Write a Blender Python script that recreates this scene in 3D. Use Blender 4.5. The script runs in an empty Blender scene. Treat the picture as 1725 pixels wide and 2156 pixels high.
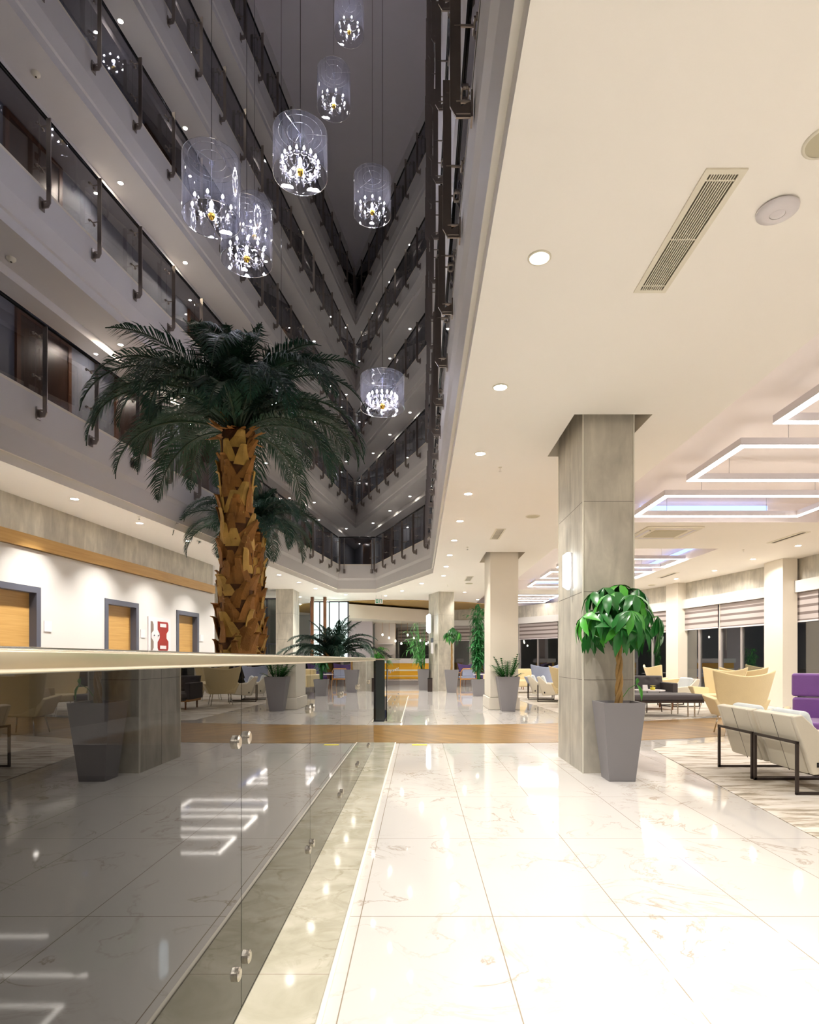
import bpy, bmesh, math, random
from mathutils import Vector, Matrix
random.seed(7)
SC = bpy.context.scene
COL = SC.collection
pi = math.pi
R = math.radians

# ------------------------------------------------------------------ camera, world, exposure
cd = bpy.data.cameras.new('camera'); cam = bpy.data.objects.new('camera', cd); COL.objects.link(cam)
cam.location = (0, 0, 1.1); cam.rotation_euler = (R(90), 0, 0)
cd.sensor_fit = 'HORIZONTAL'; cd.sensor_width = 36; cd.lens = 1280/1725*36
cd.shift_x = -0.01072; cd.shift_y = 0.1797; cd.clip_start = 0.05; cd.clip_end = 300
SC.camera = cam
W = bpy.data.worlds.new('night'); SC.world = W; W.use_nodes = True
bg = W.node_tree.nodes['Background']; bg.inputs[0].default_value = (0.30, 0.32, 0.45, 1); bg.inputs[1].default_value = 0.035
SC.view_settings.view_transform = 'Standard'; SC.view_settings.look = 'None'
SC.view_settings.exposure = 1.34; SC.view_settings.gamma = 1; SC.view_settings.use_curve_mapping = False
EM_DOWN = 60.0      # downlight lens radiance
P_DOWN = 12.5       # W per ground floor downlight
P_UP = 6.0          # W per balcony downlight
EM_LED = 11.0       # LED profile radiance
P_CHAN = 5.0       # W per chandelier

# ------------------------------------------------------------------ materials
def newmat(name):
    m = bpy.data.materials.new(name); m.use_nodes = True
    nt = m.node_tree
    return m, nt, nt.nodes['Principled BSDF']
def mat(name, col, rough=0.5, metal=0.0, coat=0.0, var=0.0, vscale=8, bump=0.0, spec=None, sheen=0.0, emis=None, es=0.0):
    m, nt, b = newmat(name)
    b.inputs['Base Color'].default_value = (*col, 1); b.inputs['Roughness'].default_value = rough
    b.inputs['Metallic'].default_value = metal; b.inputs['Coat Weight'].default_value = coat
    if spec is not None: b.inputs['Specular IOR Level'].default_value = spec
    if sheen: b.inputs['Sheen Weight'].default_value = sheen
    if emis: b.inputs['Emission Color'].default_value = (*emis, 1); b.inputs['Emission Strength'].default_value = es
    tc = nt.nodes.new('ShaderNodeTexCoord'); n = nt.nodes.new('ShaderNodeTexNoise')
    n.inputs['Scale'].default_value = vscale; n.inputs['Detail'].default_value = 5
    nt.links.new(tc.outputs['Object'], n.inputs['Vector'])
    mx = nt.nodes.new('ShaderNodeMix'); mx.data_type = 'RGBA'
    v = max(var, 0.02)
    mx.inputs[6].default_value = (*[c*(1-v) for c in col], 1); mx.inputs[7].default_value = (*[min(1, c*(1+v)) for c in col], 1)
    nt.links.new(n.outputs['Fac'], mx.inputs[0]); nt.links.new(mx.outputs[2], b.inputs['Base Color'])
    if bump:
        bp = nt.nodes.new('ShaderNodeBump'); bp.inputs['Strength'].default_value = bump; bp.inputs['Distance'].default_value = 0.01
        n2 = nt.nodes.new('ShaderNodeTexNoise'); n2.inputs['Scale'].default_value = vscale*12
        nt.links.new(tc.outputs['Object'], n2.inputs['Vector'])
        nt.links.new(n2.outputs['Fac'], bp.inputs['Height']); nt.links.new(bp.outputs[0], b.inputs['Normal'])
    return m
def emat(name, col, s):
    m = bpy.data.materials.new(name); m.use_nodes = True; nt = m.node_tree; nt.nodes.clear()
    e = nt.nodes.new('ShaderNodeEmission'); o = nt.nodes.new('ShaderNodeOutputMaterial')
    e.inputs[0].default_value = (*col, 1); e.inputs[1].default_value = s; nt.links.new(e.outputs[0], o.inputs[0]); return m
def ramp(nt, fac, stops):
    r = nt.nodes.new('ShaderNodeValToRGB'); nt.links.new(fac, r.inputs[0])
    while len(r.color_ramp.elements) < len(stops): r.color_ramp.elements.new(0.5)
    for e, (p, c) in zip(r.color_ramp.elements, stops): e.position = p; e.color = (*c, 1)
    return r.outputs[0]
def coords(nt, loc=(0,0,0), rot=(0,0,0), scale=(1,1,1)):
    tc = nt.nodes.new('ShaderNodeTexCoord'); mp = nt.nodes.new('ShaderNodeMapping')
    mp.inputs['Location'].default_value = loc; mp.inputs['Rotation'].default_value = rot; mp.inputs['Scale'].default_value = scale
    nt.links.new(tc.outputs['Object'], mp.inputs[0]); return mp.outputs[0]
def noise(nt, vec, scale, detail=6, dist=0.0, rough=0.55):
    n = nt.nodes.new('ShaderNodeTexNoise'); n.inputs['Scale'].default_value = scale; n.inputs['Detail'].default_value = detail
    n.inputs['Distortion'].default_value = dist; n.inputs['Roughness'].default_value = rough
    nt.links.new(vec, n.inputs['Vector']); return n.outputs['Fac']
def mixc(nt, fac, a, b, mode='MIX'):
    mx = nt.nodes.new('ShaderNodeMix'); mx.data_type = 'RGBA'; mx.blend_type = mode
    for sock, v in ((mx.inputs[0], fac), (mx.inputs[6], a), (mx.inputs[7], b)):
        if hasattr(v, 'node'): nt.links.new(v, sock)
        elif isinstance(v, (int, float)): sock.default_value = v
        else: sock.default_value = (*v, 1)
    return mx.outputs[2]

def marble(name, base, vein, vscale, joints=None, rough=0.1, vthr=0.06, soft=None):
    m, nt, b = newmat(name); v = coords(nt)
    n = noise(nt, v, vscale, 9, 1.6, 0.6)
    col = ramp(nt, n, [(0.5-vthr, base), (0.5, vein), (0.5+vthr, base)])
    msk = ramp(nt, noise(nt, v, vscale*0.7, 3), [(0.45, (0,0,0)), (0.62, (1,1,1))])
    col = mixc(nt, msk, base, col)
    if soft: col = mixc(nt, ramp(nt, noise(nt, v, vscale*0.8, 8, 2.0), [(0.35, (0,0,0)), (0.7, (1,1,1))]), col, soft)
    if joints:
        (jx, jy, w, h, mw) = joints
        br = nt.nodes.new('ShaderNodeTexBrick'); br.offset = 0; br.offset_frequency = 1; br.squash = 1
        nt.links.new(coords(nt, loc=(-jx, -jy, 0)), br.inputs['Vector'])
        br.inputs['Scale'].default_value = 1; br.inputs['Mortar Size'].default_value = mw
        br.inputs['Mortar Smooth'].default_value = 0.1; br.inputs['Bias'].default_value = 0
        br.inputs['Brick Width'].default_value = w; br.inputs['Row Height'].default_value = h
        col = mixc(nt, br.outputs['Fac'], col, (0.30, 0.25, 0.19))
    nt.links.new(col, b.inputs['Base Color']); b.inputs['Roughness'].default_value = rough
    return m
M_floor = marble('cream_marble_floor', (0.60, 0.575, 0.55), (0.38, 0.32, 0.26), 1.9, (0.318, 2.6, 0.565, 1.13, 0.0022), 0.045, 0.018)
M_strip = marble('veined_marble', (0.55, 0.52, 0.43), (0.27, 0.24, 0.15), 3.2, (0.6, 2.1, 3.0, 1.4, 0.002), 0.07, 0.05, (0.40, 0.38, 0.29))

def concrete(name, jw, jh, jloc=(0,0,0), vertical='x', base=(0.56,0.52,0.445)):
    m, nt, b = newmat(name); v = coords(nt, scale=(1, 1, 0.28))
    n1 = noise(nt, v, 7, 9, 0.6); n2 = noise(nt, coords(nt), 1.8, 5)
    c = ramp(nt, n1, [(0.3, [x*0.78 for x in base]), (0.55, base), (0.8, [min(1, x*1.28) for x in base])])
    c2 = ramp(nt, n2, [(0.3, (0.78,0.78,0.78)), (0.7, (1.12,1.12,1.1))])
    c = mixc(nt, 1.0, c, c2, 'MULTIPLY')
    nt.links.new(c, b.inputs['Base Color']); b.inputs['Roughness'].default_value = 0.42
    return m
M_conc = concrete('concrete_panel', 1, 1)
def woodmat(name, c0, c1, rot=0.0, scale=(1.2, 14, 14), rough=0.35, plank=None):
    m, nt, b = newmat(name); v = coords(nt, rot=(0, 0, rot), scale=scale)
    n = noise(nt, v, 2.2, 8, 0.5)
    c = ramp(nt, n, [(0.3, c0), (0.7, c1)])
    if plank:
        br = nt.nodes.new('ShaderNodeTexBrick'); br.offset = 0.37
        nt.links.new(coords(nt, rot=(0, 0, rot)), br.inputs['Vector']); br.inputs['Scale'].default_value = 1
        br.inputs['Brick Width'].default_value = plank[0]; br.inputs['Row Height'].default_value = plank[1]
        br.inputs['Mortar Size'].default_value = 0.0015; br.inputs['Color1'].default_value = (1.15,1.15,1.15,1)
        br.inputs['Color2'].default_value = (0.72,0.70,0.68,1); br.inputs['Mortar'].default_value = (0.4,0.35,0.3,1)
        c = mixc(nt, 1.0, c, br.outputs['Color'], 'MULTIPLY')
    nt.links.new(c, b.inputs['Base Color']); b.inputs['Roughness'].default_value = rough
    return m
M_woodfloor = woodmat('oak_plank_floor', (0.19,0.10,0.028), (0.36,0.22,0.07), R(52), (1.0, 9, 9), 0.3, (1.1, 0.10))
M_oak = woodmat('oak_veneer', (0.46,0.26,0.075), (0.58,0.35,0.12), 0, (0.6, 0.6, 16), 0.35)
M_orange = woodmat('amber_timber', (0.75,0.36,0.012), (0.85,0.46,0.02), 0, (0.5, 0.5, 12), 0.35)
M_walnut = woodmat('walnut', (0.16,0.06,0.025), (0.28,0.12,0.05), 0, (6, 6, 1), 0.35)
M_teak = woodmat('teak', (0.45,0.20,0.05), (0.62,0.32,0.10), 0, (6, 6, 2), 0.35)
M_doorbrown = woodmat('brown_door', (0.07,0.03,0.012), (0.12,0.055,0.025), 0, (8, 8, 1), 0.3)
def carpetmat():
    m, nt, b = newmat('faded_carpet')
    n = noise(nt, coords(nt, rot=(0,0,R(-14)), scale=(0.8, 4.5, 1)), 1.9, 9, 0.5, 0.68)
    c = ramp(nt, n, [(0.33, (0.17,0.145,0.11)), (0.43, (0.36,0.30,0.22)), (0.50, (0.62,0.57,0.50)), (0.68, (0.72,0.69,0.66))])
    nt.links.new(c, b.inputs['Base Color']); b.inputs['Roughness'].default_value = 0.6
    return m
M_carpet = carpetmat()
M_ceil = mat('cream_ceiling_paint', (0.95,0.91,0.845), 0.6, var=0.01, vscale=1)
M_coffer = mat('coffer_paint', (0.84,0.77,0.74), 0.6, vscale=1)
M_white = mat('white_plaster', (0.70,0.67,0.66), 0.55, vscale=2)
M_wallwhite = mat('white_lacquer_wall', (0.66,0.64,0.62), 0.35, vscale=2)
M_cream = mat('cream_plaster', (0.80,0.74,0.64), 0.5, vscale=2)
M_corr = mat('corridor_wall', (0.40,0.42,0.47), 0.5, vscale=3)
M_roof = mat('roof_plaster', (0.62,0.585,0.64), 0.7, vscale=2)
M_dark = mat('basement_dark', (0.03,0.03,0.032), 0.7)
M_frame = mat('slate_door_frame', (0.09,0.095,0.125), 0.4)
M_steel = mat('brushed_steel', (0.62,0.58,0.52), 0.22, 1.0)
M_rail = mat('polished_champagne_steel', (0.90,0.84,0.68), 0.24, 1.0)
M_post = mat('bronze_steel', (0.30,0.26,0.23), 0.32, 0.9)
M_black = mat('dark_rail', (0.02,0.02,0.022), 0.15, 0.6)
M_chrome = mat('chrome', (0.85,0.85,0.85), 0.08, 1.0)
M_planter = mat('grey_planter', (0.235,0.225,0.24), 0.42, vscale=2)
M_soil = mat('soil', (0.05,0.035,0.025), 0.9, var=0.4, vscale=40)
M_frameb = mat('dark_brown_metal', (0.055,0.04,0.035), 0.4, 0.4)
M_shell = mat('ivory_leather', (0.72,0.67,0.56), 0.5, var=0.04, vscale=6, bump=0.1)
M_yellow = mat('cream_yellow_wool', (0.80,0.66,0.38), 0.8, var=0.04, vscale=9, bump=0.25, sheen=0.3)
M_purple = mat('purple_velvet', (0.22,0.09,0.36), 0.7, var=0.12, vscale=7, bump=0.1, sheen=0.6)
M_purple2 = mat('dark_purple_velvet', (0.075,0.04,0.15), 0.8, var=0.12, sheen=0.2)
M_char = mat('charcoal_fabric', (0.06,0.052,0.058), 0.7, var=0.08, vscale=12, bump=0.15)
M_pale = mat('pale_blue_cushion', (0.70,0.76,0.80), 0.8, var=0.03, bump=0.1)
M_bluegrey = mat('blue_grey_fabric', (0.36,0.42,0.60), 0.8, bump=0.1)
M_blind = None
def blindmat():
    m, nt, b = newmat('zebra_blind')
    w = nt.nodes.new('ShaderNodeTexWave'); w.wave_type = 'BANDS'; w.bands_direction = 'Z'; w.wave_profile = 'SIN'
    w.inputs['Scale'].default_value = 1.9; nt.links.new(coords(nt), w.inputs['Vector'])
    c = ramp(nt, w.outputs['Fac'], [(0.28, (0.17,0.135,0.125)), (0.36, (0.45,0.40,0.39))])
    nt.links.new(c, b.inputs['Base Color']); b.inputs['Roughness'].default_value = 0.7; return m
M_blind = blindmat()
M_alu = mat('grey_aluminium', (0.42,0.39,0.39), 0.35, 0.3)
M_vent = mat('vent_dark', (0.07,0.055,0.03), 0.6)
M_ventw = mat('vent_white', (0.80,0.75,0.62), 0.45)
M_plastic = mat('white_plastic', (0.72,0.68,0.70), 0.35)
M_speaker = mat('speaker_mesh', (0.55,0.50,0.36), 0.6)
M_gold = mat('gold', (0.95,0.60,0.10), 0.2, 1.0)
M_red = mat('red_paint', (0.30,0.02,0.015), 0.35)
M_green = mat('exit_green', (0.01,0.28,0.14), 0.4)
M_yell = mat('yellow_tape', (0.75,0.65,0.05), 0.5)
M_leaf = mat('money_tree_leaf', (0.022,0.150,0.028), 0.3, var=0.6, vscale=5)
M_leaf2 = mat('bright_leaf', (0.06,0.32,0.03), 0.35, var=0.4, vscale=5)
M_zz = mat('glossy_dark_leaf', (0.02,0.13,0.02), 0.25, var=0.5, vscale=14)
M_palm = mat('palm_leaf', (0.014,0.060,0.034), 0.42, var=0.7, vscale=4)
M_palmr = mat('palm_stem', (0.03,0.06,0.03), 0.5, var=0.3)
M_bark = mat('palm_husk', (0.36,0.155,0.03), 0.75, var=0.75, vscale=5, bump=0.6)
M_bark2 = mat('palm_fibre', (0.13,0.055,0.018), 0.9, var=0.7, vscale=12, bump=0.8)
M_husk = mat('palm_husk_light', (0.60,0.36,0.08), 0.65, var=0.6, vscale=6, bump=0.4)
M_trunk = mat('braided_trunk', (0.40,0.24,0.08), 0.7, var=0.5, vscale=10, bump=0.5)
E_down = emat('downlight_lens', (1.0,0.94,0.85), EM_DOWN)
E_up = emat('balcony_downlight_lens', (1.0,0.95,0.88), 60)
E_led = emat('led_diffuser', (1.0,0.93,0.85), EM_LED)
E_wall = emat('wall_lamp_diffuser', (0.80,0.93,1.0), 2.6)
E_blue = emat('blue_cove_led', (0.30,0.42,1.0), 1.1)
E_bulb = emat('candle_bulb', (0.95,0.93,1.0), 32)
E_win = emat('lit_window', (0.80,1.0,0.93), 1.0)
E_tower = emat('tower_lamp', (0.6,1.0,0.95), 25)
E_towb = emat('tower_glow', (0.12,0.10,1.0), 0.8)

def glassmat(name, tint, ior=1.5, rough=0.0, extra=0.0, diff=None):
    m = bpy.data.materials.new(name); m.use_nodes = True; nt = m.node_tree; nt.nodes.clear()
    o = nt.nodes.new('ShaderNodeOutputMaterial'); t = nt.nodes.new('ShaderNodeBsdfTransparent'); g = nt.nodes.new('ShaderNodeBsdfGlossy')
    t.inputs[0].default_value = (*tint, 1); g.inputs['Roughness'].default_value = rough; g.inputs[0].default_value = (1,1,1,1)
    f = nt.nodes.new('ShaderNodeFresnel'); f.inputs[0].default_value = ior
    ge = nt.nodes.new('ShaderNodeNewGeometry'); ma = nt.nodes.new('ShaderNodeMath'); ma.operation = 'MULTIPLY_ADD'
    nt.links.new(ge.outputs['Backfacing'], ma.inputs[0]); ma.inputs[1].default_value = 1/ior-ior; ma.inputs[2].default_value = ior; nt.links.new(ma.outputs[0], f.inputs[0])
    fac = f.outputs[0]
    if extra:
        a = nt.nodes.new('ShaderNodeMath'); a.operation = 'ADD'; a.use_clamp = True; a.inputs[1].default_value = extra
        nt.links.new(fac, a.inputs[0]); fac = a.outputs[0]
    mx = nt.nodes.new('ShaderNodeMixShader'); nt.links.new(fac, mx.inputs[0])
    nt.links.new(t.outputs[0], mx.inputs[1]); nt.links.new(g.outputs[0], mx.inputs[2])
    out = mx.outputs[0]
    if diff:
        d = nt.nodes.new('ShaderNodeBsdfTranslucent'); d.inputs[0].default_value = (*diff[0], 1)
        m2 = nt.nodes.new('ShaderNodeMixShader'); m2.inputs[0].default_value = diff[1]
        nt.links.new(out, m2.inputs[1]); nt.links.new(d.outputs[0], m2.inputs[2]); out = m2.outputs[0]
    nt.links.new(out, o.inputs[0]); return m
G_main = glassmat('tinted_balustrade_glass', (0.18,0.18,0.18), 1.54)
G_edge = mat('glass_edge', (0.02,0.035,0.03), 0.2)
G_balc = glassmat('smoked_balcony_glass', (0.58,0.575,0.60), 1.5)
G_win = glassmat('night_window_glass', (0.55,0.58,0.58), 1.6, 0.0, 0.12)
G_shade = glassmat('clear_film_shade', (0.90,0.91,0.98), 1.5, 0.01, 0.13, ((0.8,0.82,1.0), 0.025))
G_cryst = glassmat('crystal', (0.92,0.93,1.0), 1.6, 0.02, 0.25)
G_plate = glassmat('cabinet_glass', (0.85,0.85,0.85), 1.45)

# ------------------------------------------------------------------ mesh helpers
class MB:
    def __init__(s): s.v = []; s.f = []; s.mi = []; s.cur = 0
    def add(s, vs, fs):
        o = len(s.v); s.v += [tuple(v) for v in vs]; s.f += [tuple(i+o for i in f) for f in fs]; s.mi += [s.cur]*len(fs); return s
    def box(s, c, d, rz=0.0, rx=0.0, ry=0.0):
        hx, hy, hz = d[0]/2, d[1]/2, d[2]/2
        m = Matrix.Rotation(rz, 3, 'Z') @ Matrix.Rotation(ry, 3, 'Y') @ Matrix.Rotation(rx, 3, 'X')
        c = Vector(c)
        vs = [c + m @ Vector((x, y, z)) for z in (-hz, hz) for x, y in ((-hx,-hy),(hx,-hy),(hx,hy),(-hx,hy))]
        return s.add(vs, [(0,3,2,1),(4,5,6,7),(0,1,5,4),(1,2,6,5),(2,3,7,6),(3,0,4,7)])
    def bb(s, x0, x1, y0, y1, z0, z1): return s.box(((x0+x1)/2,(y0+y1)/2,(z0+z1)/2), (x1-x0, y1-y0, z1-z0))
    def prism(s, poly, z0, z1):
        n = len(poly)
        a = sum(poly[i][0]*poly[(i+1)%n][1]-poly[(i+1)%n][0]*poly[i][1] for i in range(n))
        if a < 0: poly = poly[::-1]
        vs = [(p[0], p[1], z0) for p in poly] + [(p[0], p[1], z1) for p in poly]
        return s.add(vs, [tuple(range(n-1,-1,-1)), tuple(range(n, 2*n))] + [(i,(i+1)%n,(i+1)%n+n,i+n) for i in range(n)])
    def hull2(s, a, b):   # two same-count loops joined (frustum)
        n = len(a)
        return s.add(list(a)+list(b), [tuple(range(n-1,-1,-1)), tuple(range(n,2*n))] + [(i,(i+1)%n,(i+1)%n+n,i+n) for i in range(n)])
    def tube(s, pts, r, seg=8, closed=False):
        pts = [Vector(p) for p in pts]; n = len(pts); rr = r if isinstance(r, (list, tuple)) else [r]*n
        rings = []
        up = None
        for i, p in enumerate(pts):
            if closed: t = (pts[(i+1)%n]-pts[i-1])
            else: t = pts[min(i+1,n-1)]-pts[max(i-1,0)]
            t.normalize()
            if up is None:
                up = Vector((0,0,1)) if abs(t.z) < 0.9 else Vector((1,0,0))
            a = t.cross(up)
            if a.length < 1e-4: a = t.cross(Vector((0,1,0)))
            a.normalize(); b = a.cross(t).normalized(); up = b
            rings.append([p + rr[i]*(math.cos(2*pi*k/seg)*a + math.sin(2*pi*k/seg)*b) for k in range(seg)])
        vs = [v for r_ in rings for v in r_]; fs = []
        m = n if closed else n-1
        for i in range(m):
            for k in range(seg):
                j = (i+1) % n
                fs.append((i*seg+k, i*seg+(k+1)%seg, j*seg+(k+1)%seg, j*seg+k))
        if not closed: fs += [tuple(range(seg-1,-1,-1)), tuple(range((n-1)*seg, n*seg))]
        return s.add(vs, fs)
    def bar(s, pts, w, h):   # square section path made of boxes
        pts = [Vector(p) for p in pts]
        for a, b in zip(pts, pts[1:]):
            s.tube([a, b], w*0.7071, 4)
        return s
    def cyl(s, c, r, h, seg=20, r2=None, axis='z'):
        r2 = r if r2 is None else r2
        def P(k, rr, t):
            x, y = rr*math.cos(2*pi*k/seg), rr*math.sin(2*pi*k/seg)
            if axis == 'z': return (c[0]+x, c[1]+y, c[2]+t)
            if axis == 'x': return (c[0]+t, c[1]+x, c[2]+y)
            return (c[0]+x, c[1]+t, c[2]-y)
        vs = [P(k, r, 0) for k in range(seg)] + [P(k, r2, h) for k in range(seg)]
        return s.add(vs, [tuple(range(seg-1,-1,-1)), tuple(range(seg,2*seg))] + [(k,(k+1)%seg,(k+1)%seg+seg,k+seg) for k in range(seg)])
    def lathe(s, c, prof, seg=20):
        n = len(prof); vs = [(c[0]+r*math.cos(2*pi*k/seg), c[1]+r*math.sin(2*pi*k/seg), c[2]+z) for r, z in prof for k in range(seg)]
        fs = [(i*seg+k, i*seg+(k+1)%seg, (i+1)*seg+(k+1)%seg, (i+1)*seg+k) for i in range(n-1) for k in range(seg)]
        return s.add(vs, fs)
    def grid(s, fn, nu, nv, thick=None):
        P = [[Vector(fn(i/nu, j/nv)) for i in range(nu+1)] for j in range(nv+1)]
        fl = [p for row in P for p in row]; N = (nu+1)*(nv+1)
        fs = [(j*(nu+1)+i, j*(nu+1)+i+1, (j+1)*(nu+1)+i+1, (j+1)*(nu+1)+i) for j in range(nv) for i in range(nu)]
        if thick is None: return s.add(fl, fs)
        t = Vector(thick); fl2 = [p+t for p in fl]
        fs2 = [tuple(reversed([k+N for k in f])) for f in fs]
        ed = [j for j in range(nu+1)] + [j*(nu+1)+nu for j in range(1,nv+1)] + [nv*(nu+1)+i for i in range(nu-1,-1,-1)] + [j*(nu+1) for j in range(nv-1,0,-1)]
        fs3 = [(ed[(k+1)%len(ed)], ed[k], ed[k]+N, ed[(k+1)%len(ed)]+N) for k in range(len(ed))]
        return s.add(fl+fl2, fs+fs2+fs3)
    def build(s, name, m, parent=None, label=None, smooth=False, bevel=0, seg=2, sub=0, fixn=True):
        me = bpy.data.meshes.new(name); me.from_pydata(s.v, [], s.f)
        ms = m if isinstance(m, (list, tuple)) else [m]
        for q in ms: me.materials.append(q)
        if len(ms) > 1:
            for p, k in zip(me.polygons, s.mi): p.material_index = k
        if fixn:
            bm = bmesh.new(); bm.from_mesh(me); bmesh.ops.recalc_face_normals(bm, faces=bm.faces); bm.to_mesh(me); bm.free()
        if smooth:
            for p in me.polygons: p.use_smooth = True
        me.update()
        o = bpy.data.objects.new(name, me); COL.objects.link(o)
        if parent: o.parent = parent
        if label: o['label'] = label
        if bevel:
            b = o.modifiers.new('bevel', 'BEVEL'); b.width = bevel; b.segments = seg; b.limit_method = 'ANGLE'; b.angle_limit = R(40)
            for p in me.polygons: p.use_smooth = True
            w = o.modifiers.new('wn', 'WEIGHTED_NORMAL'); w.keep_sharp = True
        if sub:
            q = o.modifiers.new('sub', 'SUBSURF'); q.levels = sub; q.render_levels = sub
            for p in me.polygons: p.use_smooth = True
        return o
def tag(o, label, cat, group=None, kind=None):
    o['label'] = label; o['category'] = cat
    if group: o['group'] = group
    if kind: o['kind'] = kind
    return o
def empty(name, loc=(0,0,0), rz=0.0):
    o = bpy.data.objects.new(name, None); COL.objects.link(o); o.location = loc; o.rotation_euler = (0,0,rz); o.empty_display_size = 0.1; return o
def struct(name, mb, m, label=None, **k):
    o = mb.build(name, m, **k); o['kind'] = 'structure'
    if label: o['label'] = label
    return o
def kids(o): return [c for c in bpy.data.objects if c.parent == o]
def dup(root, loc, rz=0.0, label=None, group=None, sc=None):
    tree = TREE.setdefault(root.name, [(c, kids(c)) for c in kids(root)])
    r = root.copy(); COL.objects.link(r); r.location = loc; r.rotation_euler = (0,0,rz)
    if sc: r.scale = sc
    if label: r['label'] = label
    if group: r['group'] = group
    for ch, gs in tree:
        c = ch.copy(); COL.objects.link(c); c.parent = r
        for g in gs:
            d = g.copy(); COL.objects.link(d); d.parent = c
    return r
TREE = {}
def lamp(parent, kind, loc, power, col=(1,0.9,0.75), size=0.1, rot=(0,0,0), spread=None):
    l = bpy.data.lights.new('light', kind); l.energy = power; l.color = col
    if kind == 'AREA': l.shape = 'DISK'; l.size = size
    if kind == 'AREA' and spread: l.spread = spread
    if kind in ('POINT', 'SPOT'): l.shadow_soft_size = size
    o = bpy.data.objects.new('light', l); COL.objects.link(o); o.location = loc; o.rotation_euler = rot; o.parent = parent
    return o

# ------------------------------------------------------------------ atrium layout
H = 1.1; ZC = 3.42
def XL(Y): return -2.42 + 0.145*(Y-23.5)
Y0 = -5.0
PATH = [(XL(Y0), Y0), (-2.42, 23.5), (0.31, 16.35), (0.31, Y0)]
tt = (23.5-21.1)/(23.5-16.35)
PATH1 = [(XL(Y0), Y0), (XL(21.1), 21.1), (-2.42+2.73*tt, 21.1), (0.31, 16.35), (0.31, Y0)]
def offset(path, d):   # away from the void (to the left of travel direction)
    ns = []
    for a, b in zip(path, path[1:]):
        t = Vector((b[0]-a[0], b[1]-a[1])).normalized(); ns.append(Vector((-t.y, t.x)))
    out = []
    for i, p in enumerate(path):
        if i == 0: n = ns[0]*d
        elif i == len(path)-1: n = ns[-1]*d
        else:
            m = (ns[i-1]+ns[i]).normalized(); n = m*(d/max(0.25, m.dot(ns[i])))
        out.append((p[0]+n.x, p[1]+n.y))
    return out
def sweep(mb, path, prof):
    rows = [[(x, y, z) for x, y in offset(path, d)] for d, z in prof]
    n = len(path)
    for a, b in zip(rows, rows[1:]):
        mb.add(a+b, [(i, i+1, i+1+n, i+n) for i in range(n-1)])
    return mb
ZT = [4.39+2.64*k for k in range(5)]

# ---- ground floor slab with two voids
F = MB()
xe = -0.60
yb0, yb1, yv2 = 7.80, 10.70, 18.0
F.bb(xe, 0.30, Y0, 40, -0.4, 0.0)
F.bb(0.30, 14.0, Y0, 40, -0.4, 0.0)
def xl(Y): return XL(Y)-0.02
F.prism([(-14, Y0), (xl(Y0), Y0), (xl(yv2), yv2), (-14, yv2)], -0.4, 0.0)
F.prism([(xl(yb0), yb0), (xe, yb0), (xe, yb1), (xl(yb1), yb1)], -0.4, 0.0)
F.prism([(-14, yv2), (xe, yv2), (xe, 40), (-14, 40)], -0.4, 0.0)
struct('floor', F, M_floor, 'pale polished marble floor tiles')
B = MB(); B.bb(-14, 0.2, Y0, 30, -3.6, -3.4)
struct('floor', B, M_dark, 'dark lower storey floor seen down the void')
S = MB(); S.bb(-0.60, -0.308, Y0, 7.95, 0.0, 0.012); S.bb(-0.60, -0.308, 10.55, 18.0, 0.0, 0.012)
struct('trim_1', S, M_strip, 'veined grey marble kerb strip beside the glass balustrade')
S = MB(); S.bb(-0.308, -0.290, Y0, 7.95, 0.0, 0.018); S.bb(-0.308, -0.290, 10.55, 18.0, 0.0, 0.018)
struct('trim_2', S, M_cream, 'cream bead along the marble kerb', bevel=0.005)
# oak band
lo = [(-4.5,7.95),(1.2,7.95),(2.6,8.15),(3.6,8.4),(4.3,8.66),(6.5,9.6),(9.0,11.0)]
hi = [(9.0,13.4),(6.5,11.8),(4.0,10.75),(2.6,10.45),(1.2,10.2),(-0.4,10.12),(-4.3,10.12)]
S = MB(); S.prism(lo+hi, 0.0, 0.004)
struct('trim_3', S, M_woodfloor, 'oak plank band crossing the marble floor')
# carpet areas
S = MB(); S.prism([(1.9,Y0),(2.46,3.9),(2.85,7.4),(3.2,7.75),(3.7,7.95),(4.5,8.2),(5.6,8.7),(8.9,10.2),(9.1,Y0)], 0.0, 0.005)
struct('floor', S, M_carpet, 'faded patterned floor under the near seating')
S = MB(); S.prism([(2.95,11.0),(3.5,10.85),(4.6,11.15),(6.4,12.2),(8.2,13.8),(8.2,17.5),(6.4,22.5),(4.0,25.5),(2.6,20),(2.75,15)], 0.0, 0.005)
struct('floor', S, M_carpet, 'faded patterned floor under the far seating')
tag(MB().bb(-0.08, 0.11, 7.76, 7.86, 0.0, 0.003).build('warning_tape', M_yell), 'yellow tape strip on the floor where the oak band begins', 'tape')

# ---- level fascias, corridors, roof
for k, zt in enumerate(ZT):
    path = PATH1 if k == 0 else PATH
    m = MB()
    if k == 0: prof = [(1.11, zt-0.0), (0.0, zt), (0.0, zt-0.47), (0.03, zt-0.55), (0.05, zt-0.82), (0.05, zt-0.845)]
    else: prof = [(1.11, zt), (0.0, zt), (0.0, zt-0.42), (0.05, zt-0.64), (0.08, zt-0.655), (0.08, zt-0.79), (0.70, zt-0.79), (0.70, zt-0.92), (1.11, zt-0.92)]
    sweep(m, path, prof)
    struct('trim_%d' % (4+k), m, M_white, 'white parapet slab edge of balcony level %d above the lobby' % (k+1), fixn=True)
    cap = MB(); sweep(cap, path, [(-0.004, zt-0.03), (-0.004, zt+0.006), (0.03, zt+0.006)])
    struct('trim_%d' % (9+k), cap, M_cream, 'thin cream lip on top of the level %d parapet' % (k+1))
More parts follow.
